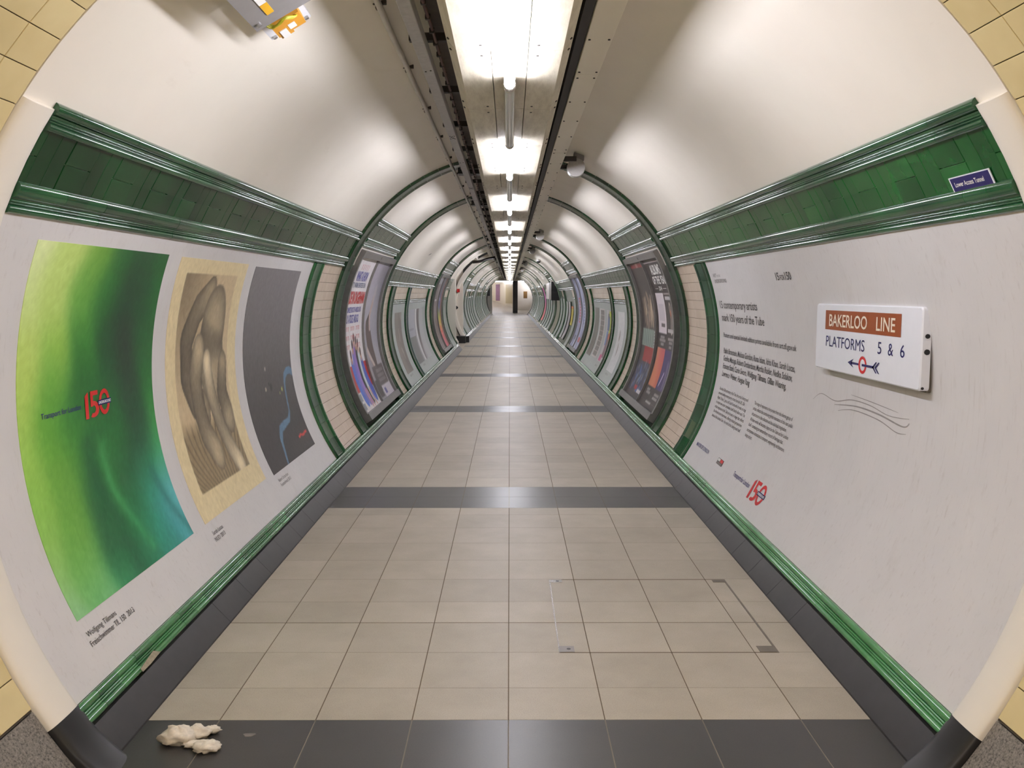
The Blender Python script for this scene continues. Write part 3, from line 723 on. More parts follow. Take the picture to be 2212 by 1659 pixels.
def logo150(s,Ya,Yb,a0,a1,parent,tY0,tY1,tang,tcap,r):
    """red 150 with a ringed zero and navy bar"""
    d=1 if Yb>Ya else -1; W=abs(Yb-Ya); Hh=a1-a0; A=lambda u:Ya+d*W*u
    g=MB(); am=(a0+a1)/2
    def pol(pts,m=0,rr=r): wpoly(g,s,[(A(u),a0+Hh*v) for u,v in pts],rr,m)
    pol([(.02,.86),(.14,1.0),(.14,0),(.02,0)])
    pol([(.23,.42),(.33,.42),(.33,1.0),(.23,1.0)]); pol([(.33,.83),(.33,1.0),(.52,1.0),(.52,.83)])
    # bowl of the five
    cu,cv,ro,ri=.33,.31,.31,.15; pts=[]
    n=16
    for k in range(n):
        t0,t1=[radians(100-220*j/n) for j in (k,k+1)]
        q=[(cu+ro*cos(t)*.72,cv+ro*sin(t)) for t in (t0,t1)]; p=[(cu+ri*cos(t)*.62,cv+ri*sin(t)) for t in (t1,t0)]
        pol(q+p)
    pol([(.23,.42),(.23,.60),(.34,.62),(.34,.44)])
    cu,cv=.775,.5; n=32
    for k in range(n):
        t0,t1=2*pi*k/n,2*pi*(k+1)/n
        pol([(cu+.215*cos(t0),cv+.5*sin(t0)),(cu+.215*cos(t1),cv+.5*sin(t1)),(cu+.125*cos(t1),cv+.33*sin(t1)),(cu+.125*cos(t0),cv+.33*sin(t0))])
    pol([(.51,.40),(1.04,.40),(1.04,.60),(.51,.60)],1,r-.0012)
    text_on(g,lambda u,w:P(s,A(.53+.49*u),a0+Hh*(.45+.105*w),r-.0024),'UNDERGROUND',.02,2)
    g.build('anniversary_logo',[M['red'],M['navy'],M['white_print']],parent)
    g=MB(); wtext(g,s,'Transport for London',tY0,tY1,tang,tcap,r,bold=.008); g.build('logo_text',M['navy_print'],parent)
logo150(1,5.522,5.235,-30.0,-25.5,VR,5.965,5.564,-28.2,.034,RT)
g=MB(); wpoly(g,1,[(6.443,-28.4),(6.285,-28.4),(6.285,-26.85),(6.443,-26.85)],RT,0); wpoly(g,1,[(6.435,-27.6),(6.37,-27.6),(6.37,-26.95),(6.435,-26.95)],RT-.001,1); wpoly(g,1,[(6.365,-27.7),(6.29,-27.7),(6.29,-26.95),(6.365,-26.95)],RT-.001,2); wpoly(g,1,[(6.435,-28.3),(6.295,-28.3),(6.295,-27.8),(6.435,-27.8)],RT-.001,3)
g.build('sponsor_logo',[M['dark_print'],M['white_print'],M['red'],M['grey_print']],VR)
g=MB()
wv=spline([(4.989,-5.84),(4.87,-4.34),(4.655,-4.85),(4.441,-3.84),(4.21,-3.81),(3.996,-4.46),(3.788,-4.05)])
for pts,ww in ((wv,.005),(spline([(4.66,-5.5),(4.37,-4.65),(4.095,-4.77),(3.844,-5.4),(3.783,-4.63)]),.008),(spline([(4.60,-6.3),(4.40,-5.4),(4.10,-5.6),(3.90,-6.5),(3.80,-6.3)]),.005),(spline([(4.45,-3.0),(4.2,-3.2),(3.9,-3.6)]),.004)):
    n=len(pts); wribbon(g,1,pts,[ww*(.3+.7*sin(pi*(i+.5)/n)) for i in range(n)],RT)
g.build('wavy_scuff',M['smudge'],VR)
# ---- left posters
GP=[]
for v,row in ((1.0,[(.05,(222,234,170)),(.25,(190,215,120)),(.45,(110,160,60)),(.6,(30,95,40)),(.8,(20,75,35)),(1,(20,88,35))]),
 (.85,[(.0,(205,225,145)),(.2,(190,215,120)),(.4,(105,165,66)),(.55,(33,105,40)),(.7,(20,62,34)),(.85,(18,72,35)),(1,(22,100,42))]),
 (.7,[(.0,(190,215,110)),(.22,(150,195,80)),(.4,(48,122,42)),(.6,(20,70,35)),(.72,(34,52,36)),(.9,(20,82,36)),(1,(26,100,40))]),
 (.6,[(.0,(180,210,100)),(.18,(100,165,60)),(.35,(25,92,40)),(.6,(22,86,40)),(.75,(28,58,38)),(.95,(30,104,44))]),
 (.5,[(.0,(165,205,90)),(.15,(90,160,50)),(.3,(42,118,45)),(.5,(24,98,42)),(.75,(26,74,42)),(.97,(36,126,48))]),
 (.4,[(.0,(150,200,85)),(.18,(108,166,60)),(.32,(92,156,55)),(.42,(34,108,45)),(.6,(28,108,45)),(.8,(22,76,45)),(.98,(64,156,76))]),
 (.3,[(.0,(140,195,80)),(.22,(100,160,60)),(.4,(28,88,48)),(.5,(48,132,60)),(.65,(30,90,50)),(.85,(30,110,70)),(1,(70,168,120))]),
 (.2,[(.0,(145,195,90)),(.22,(108,168,65)),(.38,(30,94,55)),(.5,(36,122,60)),(.7,(25,110,65)),(.85,(44,146,120)),(1,(90,182,182))]),
 (.1,[(.0,(150,200,118)),(.22,(112,178,84)),(.45,(26,88,50)),(.6,(26,120,66)),(.75,(46,148,122)),(.9,(62,152,156)),(1,(104,188,196))]),
 (.0,[(.0,(138,196,146)),(.25,(112,184,124)),(.45,(52,146,94)),(.6,(32,114,84)),(.8,(44,136,120)),(1,(76,166,168))])):
    for u,c in row: GP.append((u,v,c))
def green_art(U,V):
    W_=.03*np.sin(V*7+1)+.02*np.sin(V*15+U*5); img=field(U+W_,V,GP,.062,.9)
    D,T=seg_d(U+W_,V,[(.40,.42),(.43,.30),(.50,.15),(.55,-.1)],1.2); img=over(img,.5*np.exp(-(D/.05)**2),(18,78,48))
    D,T=seg_d(U+W_,V,[(.50,.40),(.54,.25),(.66,.05)],1.2); img=over(img,.35*np.exp(-(D/.025)**2),(90,180,110))
    D,T=seg_d(U,V,[(.86,.26),(.93,.12),(1.0,.02)],1.2); img=over(img,.5*np.exp(-(D/.03)**2),(20,96,88))
    return img+grain(U.shape,4,3)
pg=sheet('art_poster',-1,3.09,4.27,-25.9,20.4,1.7428,110,150,green_art); tag(pg,'large abstract poster of blurred lime, dark green and teal, nearest on the left wall','poster')
logo150(-1,3.578,3.806,-3.08,.56,pg,3.243,3.548,-1.52,.0215,1.7412)
def sepia(U,V):
    img=np.ones(U.shape+(3,))*np.array([226,208,164.])
    iu=(U-.12)/.74; iv=(V-.10)/.84; ins=rect(U,V,.12,.10,.86,.94,.004)
    A=1.2; pic=np.array([206,184,146.])*np.ones(U.shape+(3,))
    pic=over(pic,.55*np.clip(1-np.hypot(iu,(1-iv))*1.6,0,1),(70,60,46)); pic=over(pic,.5*sst(iv,1.,.55)*0,(0,0,0))
    wood=np.clip(.33-iv,0,1)*3.2; pic=over(pic,np.clip(sst(iv,.34,.24),0,1),(150,132,100))
    ln=(.5+.5*np.sin((iu-.5)/(iv+.35)*46+3*np.sin(iv*9)))**7; pic=over(pic,sst(iv,.33,.24)*ln*.6,(62,52,40))
    def band(path,w0,w1,li,dk,img,shade=1.):
        D,T=seg_d(iu,iv,path,A); w=w0+(w1-w0)*T; x=D/w; a=1-sst(x,.92,1.0); tone=np.sqrt(np.clip(1-np.clip(x,0,1)**2,0,1))
        g_=(.25+.75*tone)*(1-.45*np.abs(np.sin(T*3.1)))*shade; c=np.array(dk)*(1-g_[...,None])+np.array(li)*g_[...,None]
        return img*(1-a[...,None])+c*a[...,None]
    L,Dk=(200,182,148),(36,31,26)
    q=lambda *p:[((u-.12)/.74,(v-.10)/.84) for u,v in p]
    pic=band(q((.50,.87),(.36,.80),(.25,.68),(.26,.54),(.34,.44),(.44,.40)),.10,.12,L,Dk,pic,.80)
    pic=band(q((.62,.74),(.60,.66),(.62,.56)),.24,.25,L,Dk,pic,.90)
    pic=band(q((.78,.56),(.74,.44),(.78,.34)),.09,.12,L,Dk,pic,.85)
    pic=band(q((.42,.63),(.37,.54),(.38,.42),(.41,.30),(.48,.22)),.11,.12,L,Dk,pic,1.0)
    pic=band(q((.54,.58),(.57,.46),(.62,.34),(.68,.22),(.74,.13)),.085,.105,(226,208,172),Dk,pic,1.12)
    img=img*(1-ins[...,None])+pic*ins[...,None]
    return img+grain(U.shape,5,4)
ps=sheet('art_poster',-1,4.44,5.57,-25.9,20.3,1.7428,110,150,sepia); tag(ps,'cream bordered poster with a sepia picture of soft twisted forms, middle of three','poster')
def darkart(U,V):
    img=field(U,V,[(.5,1,(122,118,120)),(.5,.7,(112,108,110)),(.5,.45,(84,80,80)),(.5,.25,(62,58,58)),(.5,0,(56,52,52))],.16)
    D,T=seg_d(U,V,[(1.02,.425),(.94,.445),(.87,.447),(.81,.425),(.78,.385),(.762,.31),(.742,.235),(.68,.195),(.56,.185),(.455,.172),(.39,.125),(.358,.064),(.30,-.02)],1.2)
    w=np.interp(T,[0,.12,.25,.35,.5,.6,.68,.8,.9,1],[.022,.022,.022,.013,.010,.016,.022,.022,.014,.008]); img=over(img,1-sst(D,w*.9,w*1.1+.004),(92,124,150))
    D,T=seg_d(U,V,[(.745,.084),(.80,.090),(.84,.083),(.94,.092)],1.2); img=over(img,1-sst(D,.005,.012),(204,60,56))
    for u,v,r_,c in ((.40,.49,.010,(210,200,190)),(.365,.389,.013,(200,190,170)),(.475,.39,.024,(30,28,28)),(.44,.41,.012,(30,28,28)),(.70,.36,.014,(190,196,90)),(.64,.345,.008,(170,180,90))):
        img=over(img,1-sst(np.hypot((U-u)*1.0,(V-v)*1.2),r_*.8,r_*1.2),c)
    return img+grain(U.shape,4,8)
pd=sheet('art_poster',-1,5.74,6.97,-26.4,20.0,1.7428,110,150,darkart); tag(pd,'dark grey poster with a thin winding blue line, furthest of three on left panel','poster')

# ================================================================== SIGNS
XS=1.688
sg=thing('direction_sign',(XS+.02,4.2,1.145),'white enamel sign with brown band and arrow reading Bakerloo Line on the right wall','sign')
g=MB()
def rr(y0,y1,z0,z1,r,x):
    out=[]
    for cy,cz_,a0 in ((y1-r,z1-r,0),(y0+r,z1-r,90),(y0+r,z0+r,180),(y1-r,z0+r,270)):
        for k in range(5): a=radians(a0+90*k/4); out.append((x,cy+r*cos(a),cz_+r*sin(a)))
    return out
g.rings([rr(3.60,4.845,1.148,1.496,.018,1.728),rr(3.60,4.845,1.148,1.496,.018,XS+.006),rr(3.606,4.839,1.154,1.490,.014,XS)]); g.build('enamel_tray',M['enamel'],sg,smooth=30)
g=MB(); g.rings([rr(3.615,4.83,1.140,1.485,.01,1.745),rr(3.615,4.83,1.140,1.485,.01,1.727)]); g.build('backing_frame',M['dull_steel'],sg)
def sp(pts,m,g,x=XS-.0012): g.poly([(x,y,z) for y,z in pts],m)
g=MB(); sp([(4.703,1.3615),(3.791,1.3615),(3.791,1.4625),(4.703,1.4625)],0,g); BB=g.build('brown_band',M['brown'],sg)
g=MB()
def stext(txt,ya,yb,z,cap,bold,x,m=0): text_on(g,lambda u,w:(x,ya+(yb-ya)*u,z+cap*w),txt,bold,m)
stext('BAKERLOO',4.645,4.153,1.381,.0605,.012,XS-.0024); g.build('lettering',M['cream_print'],BB); g=MB(); stext('LINE',4.048,3.848,1.381,.0605,.012,XS-.0024); g.build('lettering',M['cream_print'],BB)
g=MB(); stext('PLATFORMS',4.685,4.176,1.2735,.0545,.0,XS-.0012); g.build('lettering',M['navy'],sg); g=MB(); stext('5',4.024,3.984,1.2755,.0545,.002,XS-.0012); stext('&',3.914,3.860,1.2755,.0545,.002,XS-.0012); stext('6',3.790,3.748,1.2755,.0545,.002,XS-.0012); g.build('lettering',M['navy'],sg)
g=MB(); cy,cz_=4.191,1.2095
for k in range(36):
    t0,t1=2*pi*k/36,2*pi*(k+1)/36
    g.poly([(XS-.0012,cy+a*cos(t),cz_+b*sin(t)) for a,b,t in ((.0475,.042,t0),(.0475,.042,t1),(.031,.0275,t1),(.031,.0275,t0))],0)
sp([(4.375,1.2095),(4.300,1.232),(4.322,1.2155),(4.322,1.2035),(4.300,1.187)],1,g); sp([(4.33,1.2155),(4.236,1.2145),(4.236,1.2045),(4.33,1.2035)],1,g)
sp([(4.195,1.2150),(4.055,1.2150),(4.055,1.2040),(4.195,1.2040)],1,g,XS-.0026)
for dy in (0,.028):
    for d in (1,-1): sp([(4.075-dy,1.2095),(4.035-dy,1.2095+d*.026),(4.023-dy,1.2095+d*.026),(4.058-dy,1.2095)],1,g,XS-.0026)
g.build('arrow_roundel',[M['red'],M['navy']],sg)
g=MB()
for z,r_ in ((1.375,.010),(1.310,.012)): g.cyl((1.712,3.6005,z),(1.712,3.596,z),r_,9)
g.cyl((1.70,3.6005,1.160),(1.70,3.597,1.160),.006,8); g.build('screw_mark',M['black'],sg)
np_=thing('name_plate',P(1,2.99,27.3,1.735),'small blue enamel plate reading Lower Access Tunnel on the green tile frieze','sign')
g=MB(); slab(g,1,2.86,3.12,26.35,28.2,1.737,1.7345,0,da=9); g.build('white_border',M['enamel'],np_)
g=MB(); slab(g,1,2.868,3.112,26.48,28.07,1.7347,1.7335,0,da=9); BF=g.build('blue_face',M['navy'],np_)
g=MB(); text_on(g,lambda u,w:P(1,3.092-.185*u,27.0+degrees(.017*w/R),1.7327),'Lower Access Tunnel',.012); g.build('lettering',M['white_print'],BF)

g=MB(); g.rings([[P(-1,15.1,38.2,1.7495),P(-1,15.3,39.6,1.7495),P(-1,15.36,39.3,1.7495),P(-1,15.16,37.9,1.7495)],[P(-1,15.1,38.2,1.751),P(-1,15.3,39.6,1.751),P(-1,15.36,39.3,1.751),P(-1,15.16,37.9,1.751)]]); o=g.build('tape_scrap',M['grey_print']); tag(o,'tiny dark scrap stuck on the left ceiling plaster beyond the first rings','scrap')
# ================================================================== ADVERT FRAMES
def ad_frame(s,Y0,Y1,label,div):
    t=thing('advert_display',P(s,(Y0+Y1)/2,-31.7,1.72),label,'frame')
    g=MB(); slab(g,s,Y0,Y1,27.9,30.2,1.765,1.700,0); slab(g,s,(Y0+Y1)/2-.05,(Y0+Y1)/2+.05,28.7,29.7,1.702,1.695,0); g.build('top_rail',M['alu'],t)
    g=MB(); slab(g,s,Y0,Y1,-31.8,-29.2,1.765,1.690,0); g.build('bottom_rail',M['alu'],t)
    for a,b in ((Y0,Y0+.06),(Y1-.06,Y1)): g=MB(); slab(g,s,a,b,-29.2,27.9,1.765,1.705,0); g.build('side_rail',M['alu'],t)
    g=MB(); slab(g,s,div-.012,div+.012,-29.2,27.9,1.75,1.708,0); g.build('divider',M['alu'],t)
    g=MB(); slab(g,s,Y0+.02,Y1-.02,-30.5,29,1.765,1.74,0); g.build('back_board',M['black'],t)
ad_frame(-1,9.12,11.56,'grey metal frame holding two adverts in the first left ring bay',10.33)
ad_frame(1,9.12,11.56,'grey metal frame holding two dark adverts in the first right ring bay',10.33)
ad_frame(-1,19.75,22.25,'grey metal frame holding the rainbow advert in the second left ring bay',21.0)
ad_frame(1,19.72,22.25,'grey metal frame holding pale blue adverts in the second right ring bay',21.0)
RP=1.7335
# left 1: comedy bill
def bill(U,V):
    img=np.ones(U.shape+(3,))*np.array([236,232,232.])
    base=rect(U,V,0,.13,1,.30); img=over(img,base,(186,44,50)); img=over(img,rect(U,V,.0,.27,.25,.32)*0,(0,0,0))
    img=over(img,rect(U,V,0,0,1,.13),(228,222,216)); img=over(img,rect(U,V,.03,.02,.2,.12),(150,156,160)); img=over(img,rect(U,V,0,.062,.25,.072),(232,230,228))
    figs=[(.27,.30,(70,110,200)),(.40,.36,(120,110,190)),(.5,.40,(150,110,190)),(.6,.38,(40,40,50)),(.7,.36,(200,210,215)),(.80,.30,(70,90,180))]
    for u,vt,c in figs:
        D,T=seg_d(U,V,[(u,vt),(u+.02,.22),(u+.08,.10)],1.2); img=over(img,1-sst(D,.055+.03*T,.07+.03*T),c)
        img=over(img,1-sst(np.hypot((U-u)*1.,(V-vt-.045)*1.1),.035,.045),(205,160,130)); img=over(img,1-sst(np.hypot((U-u)*1.,(V-vt-.075)*1.4),.035,.045),(70,46,38))
    for u in (.42,.52,.66): 
        D,T=seg_d(U,V,[(u+.08,.12),(u+.12,.02)],1.2); img=over(img,1-sst(D,.018,.025),(196,140,120))
    return img+grain(U.shape,5,2)
p1=sheet('advert_poster',-1,9.19,10.31,-29.1,27.9,RP,90,180,bill); tag(p1,'white theatre advert with blue and red lettering above a row of performers','poster')
rp=RP-.0015
g=MB(); wtext(g,-1,'WHAT A SHOW',9.42,10.12,18.9,.105,rp,bold=.03); wtext(g,-1,'A COMPLETE RIOT OF A MUSICAL FUN',9.24,10.16,7.3,.055,rp,bold=.03); wtext(g,-1,'BUY A TICKET AND GO',9.28,10.05,3.5,.085,rp,bold=.03); g.build('blue_lettering',M['blue_print'],p1)
g=MB(); wtext(g,-1,'WITTY, WARM, HEARTFELT FUN',9.23,10.14,16.4,.055,rp,bold=.02); g.build('grey_lettering',M['pale_blue'],p1)
g=MB(); wtext(g,-1,'MADE IN DAGENHAM',9.20,10.26,10.6,.125,rp,bold=.045); 
def spanner(g,Y,a,h): 
    dh=degrees(h/R); w=.018
    wpoly(g,-1,[(Y-w,a+dh),(Y-w*.4,a+dh*.7),(Y-w*.35,a),(Y+w*.35,a),(Y+w*.4,a+dh*.7),(Y+w,a+dh),(Y+w*.4,a+dh*.92),(Y-w*.4,a+dh*.92)],rp)
g.build('red_lettering',M['red'],p1); g=MB()
for k in range(5): spanner(g,9.55+k*.105,23.0,.07)
g.build('star_row',M['red'],p1)
for j,a in enumerate((.6,-2.6,-5.8)):
    g=MB()
    for q in ((0,1,2) if j<2 else (0,2)):
        for k in range(4): spanner(g,9.27+q*.33+k*.062,a,.05)
    g.build('star_row',M['red'],p1)
def mauve(U,V):
    img=field(U,V,[(.1,1,(176,170,182)),(.9,1,(140,136,148)),(.2,.6,(180,176,188)),(.9,.5,(166,164,176)),(.1,.3,(150,146,152)),(.9,.2,(176,172,178)),(.5,0,(150,146,148))],.2)
    D,T=seg_d(U,V,[(.42,.60),(.36,.50),(.42,.38),(.52,.28)],1.2); w=np.interp(T,[0,.3,.7,1],[.03,.15,.17,.13]); img=over(img,1-sst(D,w*.95,w*1.05),(84,66,62))
    D,T=seg_d(U,V,[(.52,.66),(.45,.60),(.46,.52)],1.2); img=over(img,1-sst(D,.035,.045),(196,170,162)); img=over(img,1-sst(np.hypot(U-.56,(V-.70)*1.2),.05,.065),(190,166,158)); img=over(img,.8*(1-sst(np.hypot(U-.60,(V-.76)*1.2),.06,.10)),(188,180,184))
    D,T=seg_d(U,V,[(.22,.36),(.45,.24)],1.2); img=over(img,1-sst(D,.03,.04),(198,180,172))
    img=over(img,rect(U,V,.24,.06,.94,.235),(82,72,72)); img=over(img,rect(U,V,.40,.0,1,.085),(206,198,206))
    for v in (.20,.165,.13): img=over(img,rect(U,V,.42,v-.012,.86,v+.006)*.55,(150,140,144))
    img=over(img,rect(U,V,.48,.025,.60,.06),(90,86,150)); img=over(img,rect(U,V,.0,.10,.14,.25),(160,156,154)); img=over(img,rect(U,V,.06,.02,.34,.14),(60,54,54))
    return img+grain(U.shape,4,9)
p2=sheet('advert_poster',-1,10.35,11.49,-29.1,27.9,RP,80,160,mauve); tag(p2,'mauve grey advert showing a figure in a long brown dress','poster')
# right 1: dark poster, far half of the frame
def dark1(U,V):
    img=np.ones(U.shape+(3,))*np.array([62,54,54.]); img=over(img,rect(U,V,.1,.955,.95,.985),(140,40,46)); img=over(img,rect(U,V,.45,.955,.58,.985)*.7,(190,170,165))
    r_=np.random.RandomState(4)
    for k in range(26):
        u=r_.uniform(.2,.95); v=r_.uniform(.56,.74); c=r_.choice([0,1,2]); col=[(176,150,120),(140,110,96),(206,188,160)][c]
        D,T=seg_d(U,V,[(u,v+.05),(u+r_.uniform(-.03,.05),v-.05)],1.2); img=over(img,.75*(1-sst(D,.012,.03)),col)
    img=over(img,rect(U,V,.05,.38,.98,.50),(142,160,148))
    for k in range(7): img=over(img,rect(U,V,.10+k*.125,.385,.115+k*.125,.495),(40,44,42))
    img=over(img,rect(U,V,.82,.37,.99,.505),(60,56,56))
    for k in range(6): img=over(img,rect(U,V,.84,.38+k*.021,.97,.39+k*.021),(190,196,190))
    img=over(img,rect(U,V,.30,.27,.98,.375),(150,36,42))
    img=over(img,rect(U,V,.05,.03,.98,.255),(46,46,70))
    for k in range(60):
        u=r_.uniform(.05,.95); v=r_.uniform(.05,.25); col=[(70,110,180),(150,160,180),(60,70,120),(110,90,80),(30,40,80)][r_.randint(5)]
        D,T=seg_d(U,V,[(u,v),(u+r_.uniform(-.05,.05),v+r_.uniform(-.03,.03))],1.2); img=over(img,.7*(1-sst(D,.01,.035)),col)
    img=over(img,rect(U,V,.42,.06,.6,.085),(170,44,48)); img=over(img,rect(U,V,.05,0,.98,.035),(58,52,52)); img=over(img,rect(U,V,.66,.045,.9,.065),(210,206,206))
    return img
p3=sheet('advert_poster',1,10.35,11.49,-29.1,27.9,RP,90,180,dark1); tag(p3,'dark music advert with a red bar on top and a green and a red block','poster')
def dark2(U,V):
    img=np.ones(U.shape+(3,))*np.array([58,51,51.]); v_=lambda a:(a+29.1)/57.0
    img=over(img,rect(U,V,.0,v_(26.4)-.003,1,v_(26.4),.002),(170,160,160))
    img=over(img,rect(U,V,.09,v_(-.6),.53,v_(14.2)),(224,214,218)); img=over(img,rect(U,V,.15,v_(4),.45,v_(10))*.35,(170,166,172))
    img=over(img,rect(U,V,.24,v_(1.8),.44,v_(2.8)),(90,80,84))
    D,T=seg_d(U,V,[(.78,v_(9)),(.82,v_(5)),(.80,v_(1.2))],1.2); img=over(img,1-sst(D,.035,.05),(206,196,184)); img=over(img,1-sst(D,.012,.03),(70,60,56)); img=over(img,.9*(1-sst(np.hypot(U-.79,(V-v_(7))*1.2),.02,.035)),(190,100,60))
    img=over(img,rect(U,V,.56,v_(13.9),1,v_(14.2),.002),(150,140,140)); img=over(img,rect(U,V,.6,v_(12),.95,v_(13)),(200,196,196)); img=over(img,rect(U,V,.6,v_(.1),.92,v_(1.1)),(200,196,196))
    orr=rect(U,V,.09,v_(-21),.52,v_(-6.4)); o_=field(U,V,[(.1,.4,(206,140,104)),(.35,.35,(190,80,96)),(.3,.25,(226,150,110)),(.15,.17,(200,120,84)),(.5,.2,(196,96,72))],.1); img=img*(1-orr[...,None])+o_*orr[...,None]
    pu=rect(U,V,.53,v_(-21),1,v_(-6.5)); o_=field(U,V,[(.6,.4,(64,50,104)),(.8,.3,(58,46,96)),(.95,.15,(66,48,110))],.12); D,T=seg_d(U,V,[(.62,.17),(.70,.25)],1.2); o_=over(o_,1-sst(D,.006,.02),(214,206,226)); D,T=seg_d(U,V,[(.82,.18),(.80,.30)],1.2); o_=over(o_,.6*(1-sst(D,.02,.06)),(150,140,160)); img=img*(1-pu[...,None])+o_*pu[...,None]
    for u0,u1,a in ((.2,.42,-2.2),(.15,.48,-3.4),(.24,.40,-4.8),(.62,.9,-2.4),(.68,.85,-3.7),(.70,.82,-5.2),(.14,.3,-22.6),(.16,.36,-23.8),(.60,.84,-23.2),(.58,.82,-24.6)): img=over(img,rect(U,V,u0,v_(a)-.006,u1,v_(a)+.006)*.7,(196,190,190))
    img=over(img,rect(U,V,.06,v_(-27.0)-.001,.94,v_(-27.0)+.001,.002)*.6,(170,164,164)); img=over(img,rect(U,V,.35,v_(-27)-.005,.62,v_(-27)+.005)*.8,(190,186,186))
    return img
p4=sheet('advert_poster',1,9.19,10.31,-29.1,27.9,RP,90,180,dark2); tag(p4,'dark Albums of the Year advert with white and coloured record covers','poster')
g=MB(); wtext(g,1,'ALBUMS',10.02,9.42,21.6,.105,rp,bold=.03); wtext(g,1,'OF THE YEAR',10.10,9.28,17.9,.085,rp,bold=.03); wtext(g,1,'2014',9.85,9.66,15.4,.045,rp,bold=.02); wtext(g,1,'—',10.1,9.9,15.5,.045,rp); wtext(g,1,'—',9.6,9.4,15.5,.045,rp); g.build('white_lettering',M['white_print'],p4)
# second bays
def rainbow(U,V):
    img=field(U,V,[(.5,1,(120,118,128)),(.5,.82,(100,98,116)),(.5,.70,(84,84,128)),(.5,.60,(70,80,150)),(.5,.50,(60,74,150)),(.4,.43,(190,200,70)),(.6,.40,(206,190,60)),(.5,.34,(230,140,60)),(.5,.26,(230,110,70)),(.5,.16,(220,84,84)),(.5,.04,(216,80,100))],.05)
    for v in (.31,.24,.18): img=over(img,rect(U,V,.4,v,.62,v+.025)*.5,(240,220,220))
    return over(img,rect(U,V,.3,.66,.6,.70)*.5,(200,200,220))
o=sheet('advert_poster',-1,21.02,22.18,-29.1,27.9,RP,40,120,rainbow); tag(o,'tall advert shading from blue through yellow and orange to pink, left wall','poster')
def murky(U,V):
    r_=np.random.RandomState(8); pts=[(r_.rand(),r_.rand(),[(128,112,112),(96,84,84),(150,140,140),(110,90,80)][r_.randint(4)]) for _ in range(40)]
    img=field(U,V,pts,.05); img=over(img,rect(U,V,.15,.9,.9,1.),(160,158,164)); return over(img,rect(U,V,.3,.66,.7,.68),(210,206,206))
o=sheet('advert_poster',-1,19.82,20.98,-29.1,27.9,RP,40,120,murky); tag(o,'murky brown grey advert beside the rainbow one, left wall','poster')
def bluish(seed):
    def f(U,V):
        r_=np.random.RandomState(seed); pts=[(r_.rand(),r_.rand(),[(168,174,206),(196,200,224),(120,126,160),(220,222,236)][r_.randint(4)]) for _ in range(60)]
        img=field(U,V,pts,.045)
        for v in np.linspace(.35,.68,9): img=over(img,rect(U,V,.35,v,.62,v+.02),(206,80,96) if seed==1 else (140,146,180))
        return over(img,rect(U,V,.2,.10,.6,.16),(196,90,90) if seed==2 else (110,112,140))
    return f
o=sheet('advert_poster',1,21.02,22.18,-29.1,27.9,RP,40,120,bluish(1)); tag(o,'pale lilac advert with a column of red lettering, right wall','poster')
o=sheet('advert_poster',1,19.80,20.98,-29.1,27.9,RP,40,120,bluish(2)); tag(o,'icy blue and white advert beside the lilac one, right wall','poster')

# ---- grey vinyl panels of section two and their posters
def vpanel(s,a,b,lab):
    g=MB(); slab(g,s,a,b,SK,8.8,1.79,1.746,0); o=g.build('vinyl_wall_panel',M['vinyl_mid'],smooth=40); tag(o,lab,'wall panel'); return o
v1=vpanel(-1,13.02,14.60,'narrow grey vinyl panel with one poster beyond the first left ring bay')
v2=vpanel(-1,15.06,18.18,'wide grey vinyl panel beyond the narrow one on the left wall')
v3=vpanel(1,13.02,14.60,'narrow grey vinyl panel with a white poster beyond the first right ring bay')
v4=vpanel(1,15.06,18.18,'wide grey vinyl panel with three posters on the right wall')
for pn,s,(ya,yb) in ((v1,-1,(13.5,13.85)),(v2,-1,(15.6,15.9)),(v3,1,(14.0,13.7)),(v4,1,(15.7,15.4))):
    g=MB(); wtext(g,s,'Artist name 2013'[:6]+' 2013' if False else '2013',ya,yb,-29.2,.03,1.7445); g.build('caption',M['grey_print'],pn)
def a1(U,V):
    img=field(U,V,[(.3,.9,(124,118,110)),(.8,.9,(112,104,98)),(.5,.6,(118,110,102)),(.3,.3,(132,124,116)),(.7,.1,(118,110,104))],.15)
    for pts,w in (([(.8,.98),(.9,.9)],.04),([(.5,.72),(.55,.6),(.5,.55)],.03),([(.5,.40),(.6,.34),(.62,.26)],.045)):
        D,T=seg_d(U,V,pts,1.2); img=over(img,.7*(1-sst(D,w*.5,w*1.5)),(178,172,164))
    return img
o=sheet('art_poster',-1,13.38,14.16,-27.3,4.3,1.7435,40,90,a1); tag(o,'brown grey art poster with pale streaks on the narrow left panel','poster')
def a2(U,V):
    img=np.ones(U.shape+(3,))*np.array([160,158,164.]); img=over(img,rect(U,V,.0,.0,.36,.5),(120,120,118)); img=over(img,rect(U,V,0,.62,.3,.65),(70,66,80))
    img=over(img,rect(U,V,0,.5,.36,1)*.7,(178,180,190)); img=over(img,rect(U,V,.44,0,.52,1),(214,212,212))
    D,T=seg_d(U,V,[(.64,1),(.62,.6),(.60,.3),(.56,0)],1.2); img=over(img,1-sst(D,.06*(1-T)+.02,.08*(1-T)+.03),(96,86,84)); img=over(img,rect(U,V,.7,0,1,1)*.5,(190,194,190))
    return img
o=sheet('art_poster',-1,15.20,17.55,-27.0,4.8,1.7435,60,90,a2); tag(o,'group of grey and white striped prints on the wide left panel','poster')
def a3(U,V):
    img=np.ones(U.shape+(3,))*np.array([206,206,206.])
    for c,rx,ry in (((.42,.62),.08,.09),((.36,.56),.05,.05),((.46,.40),.06,.10),((.44,.34),.05,.09)):
        img=over(img,.75*(1-sst(np.hypot((U-c[0])/rx,(V-c[1])/ry),.6,1.2)),(120,108,100))
    return img+grain(U.shape,5,5)
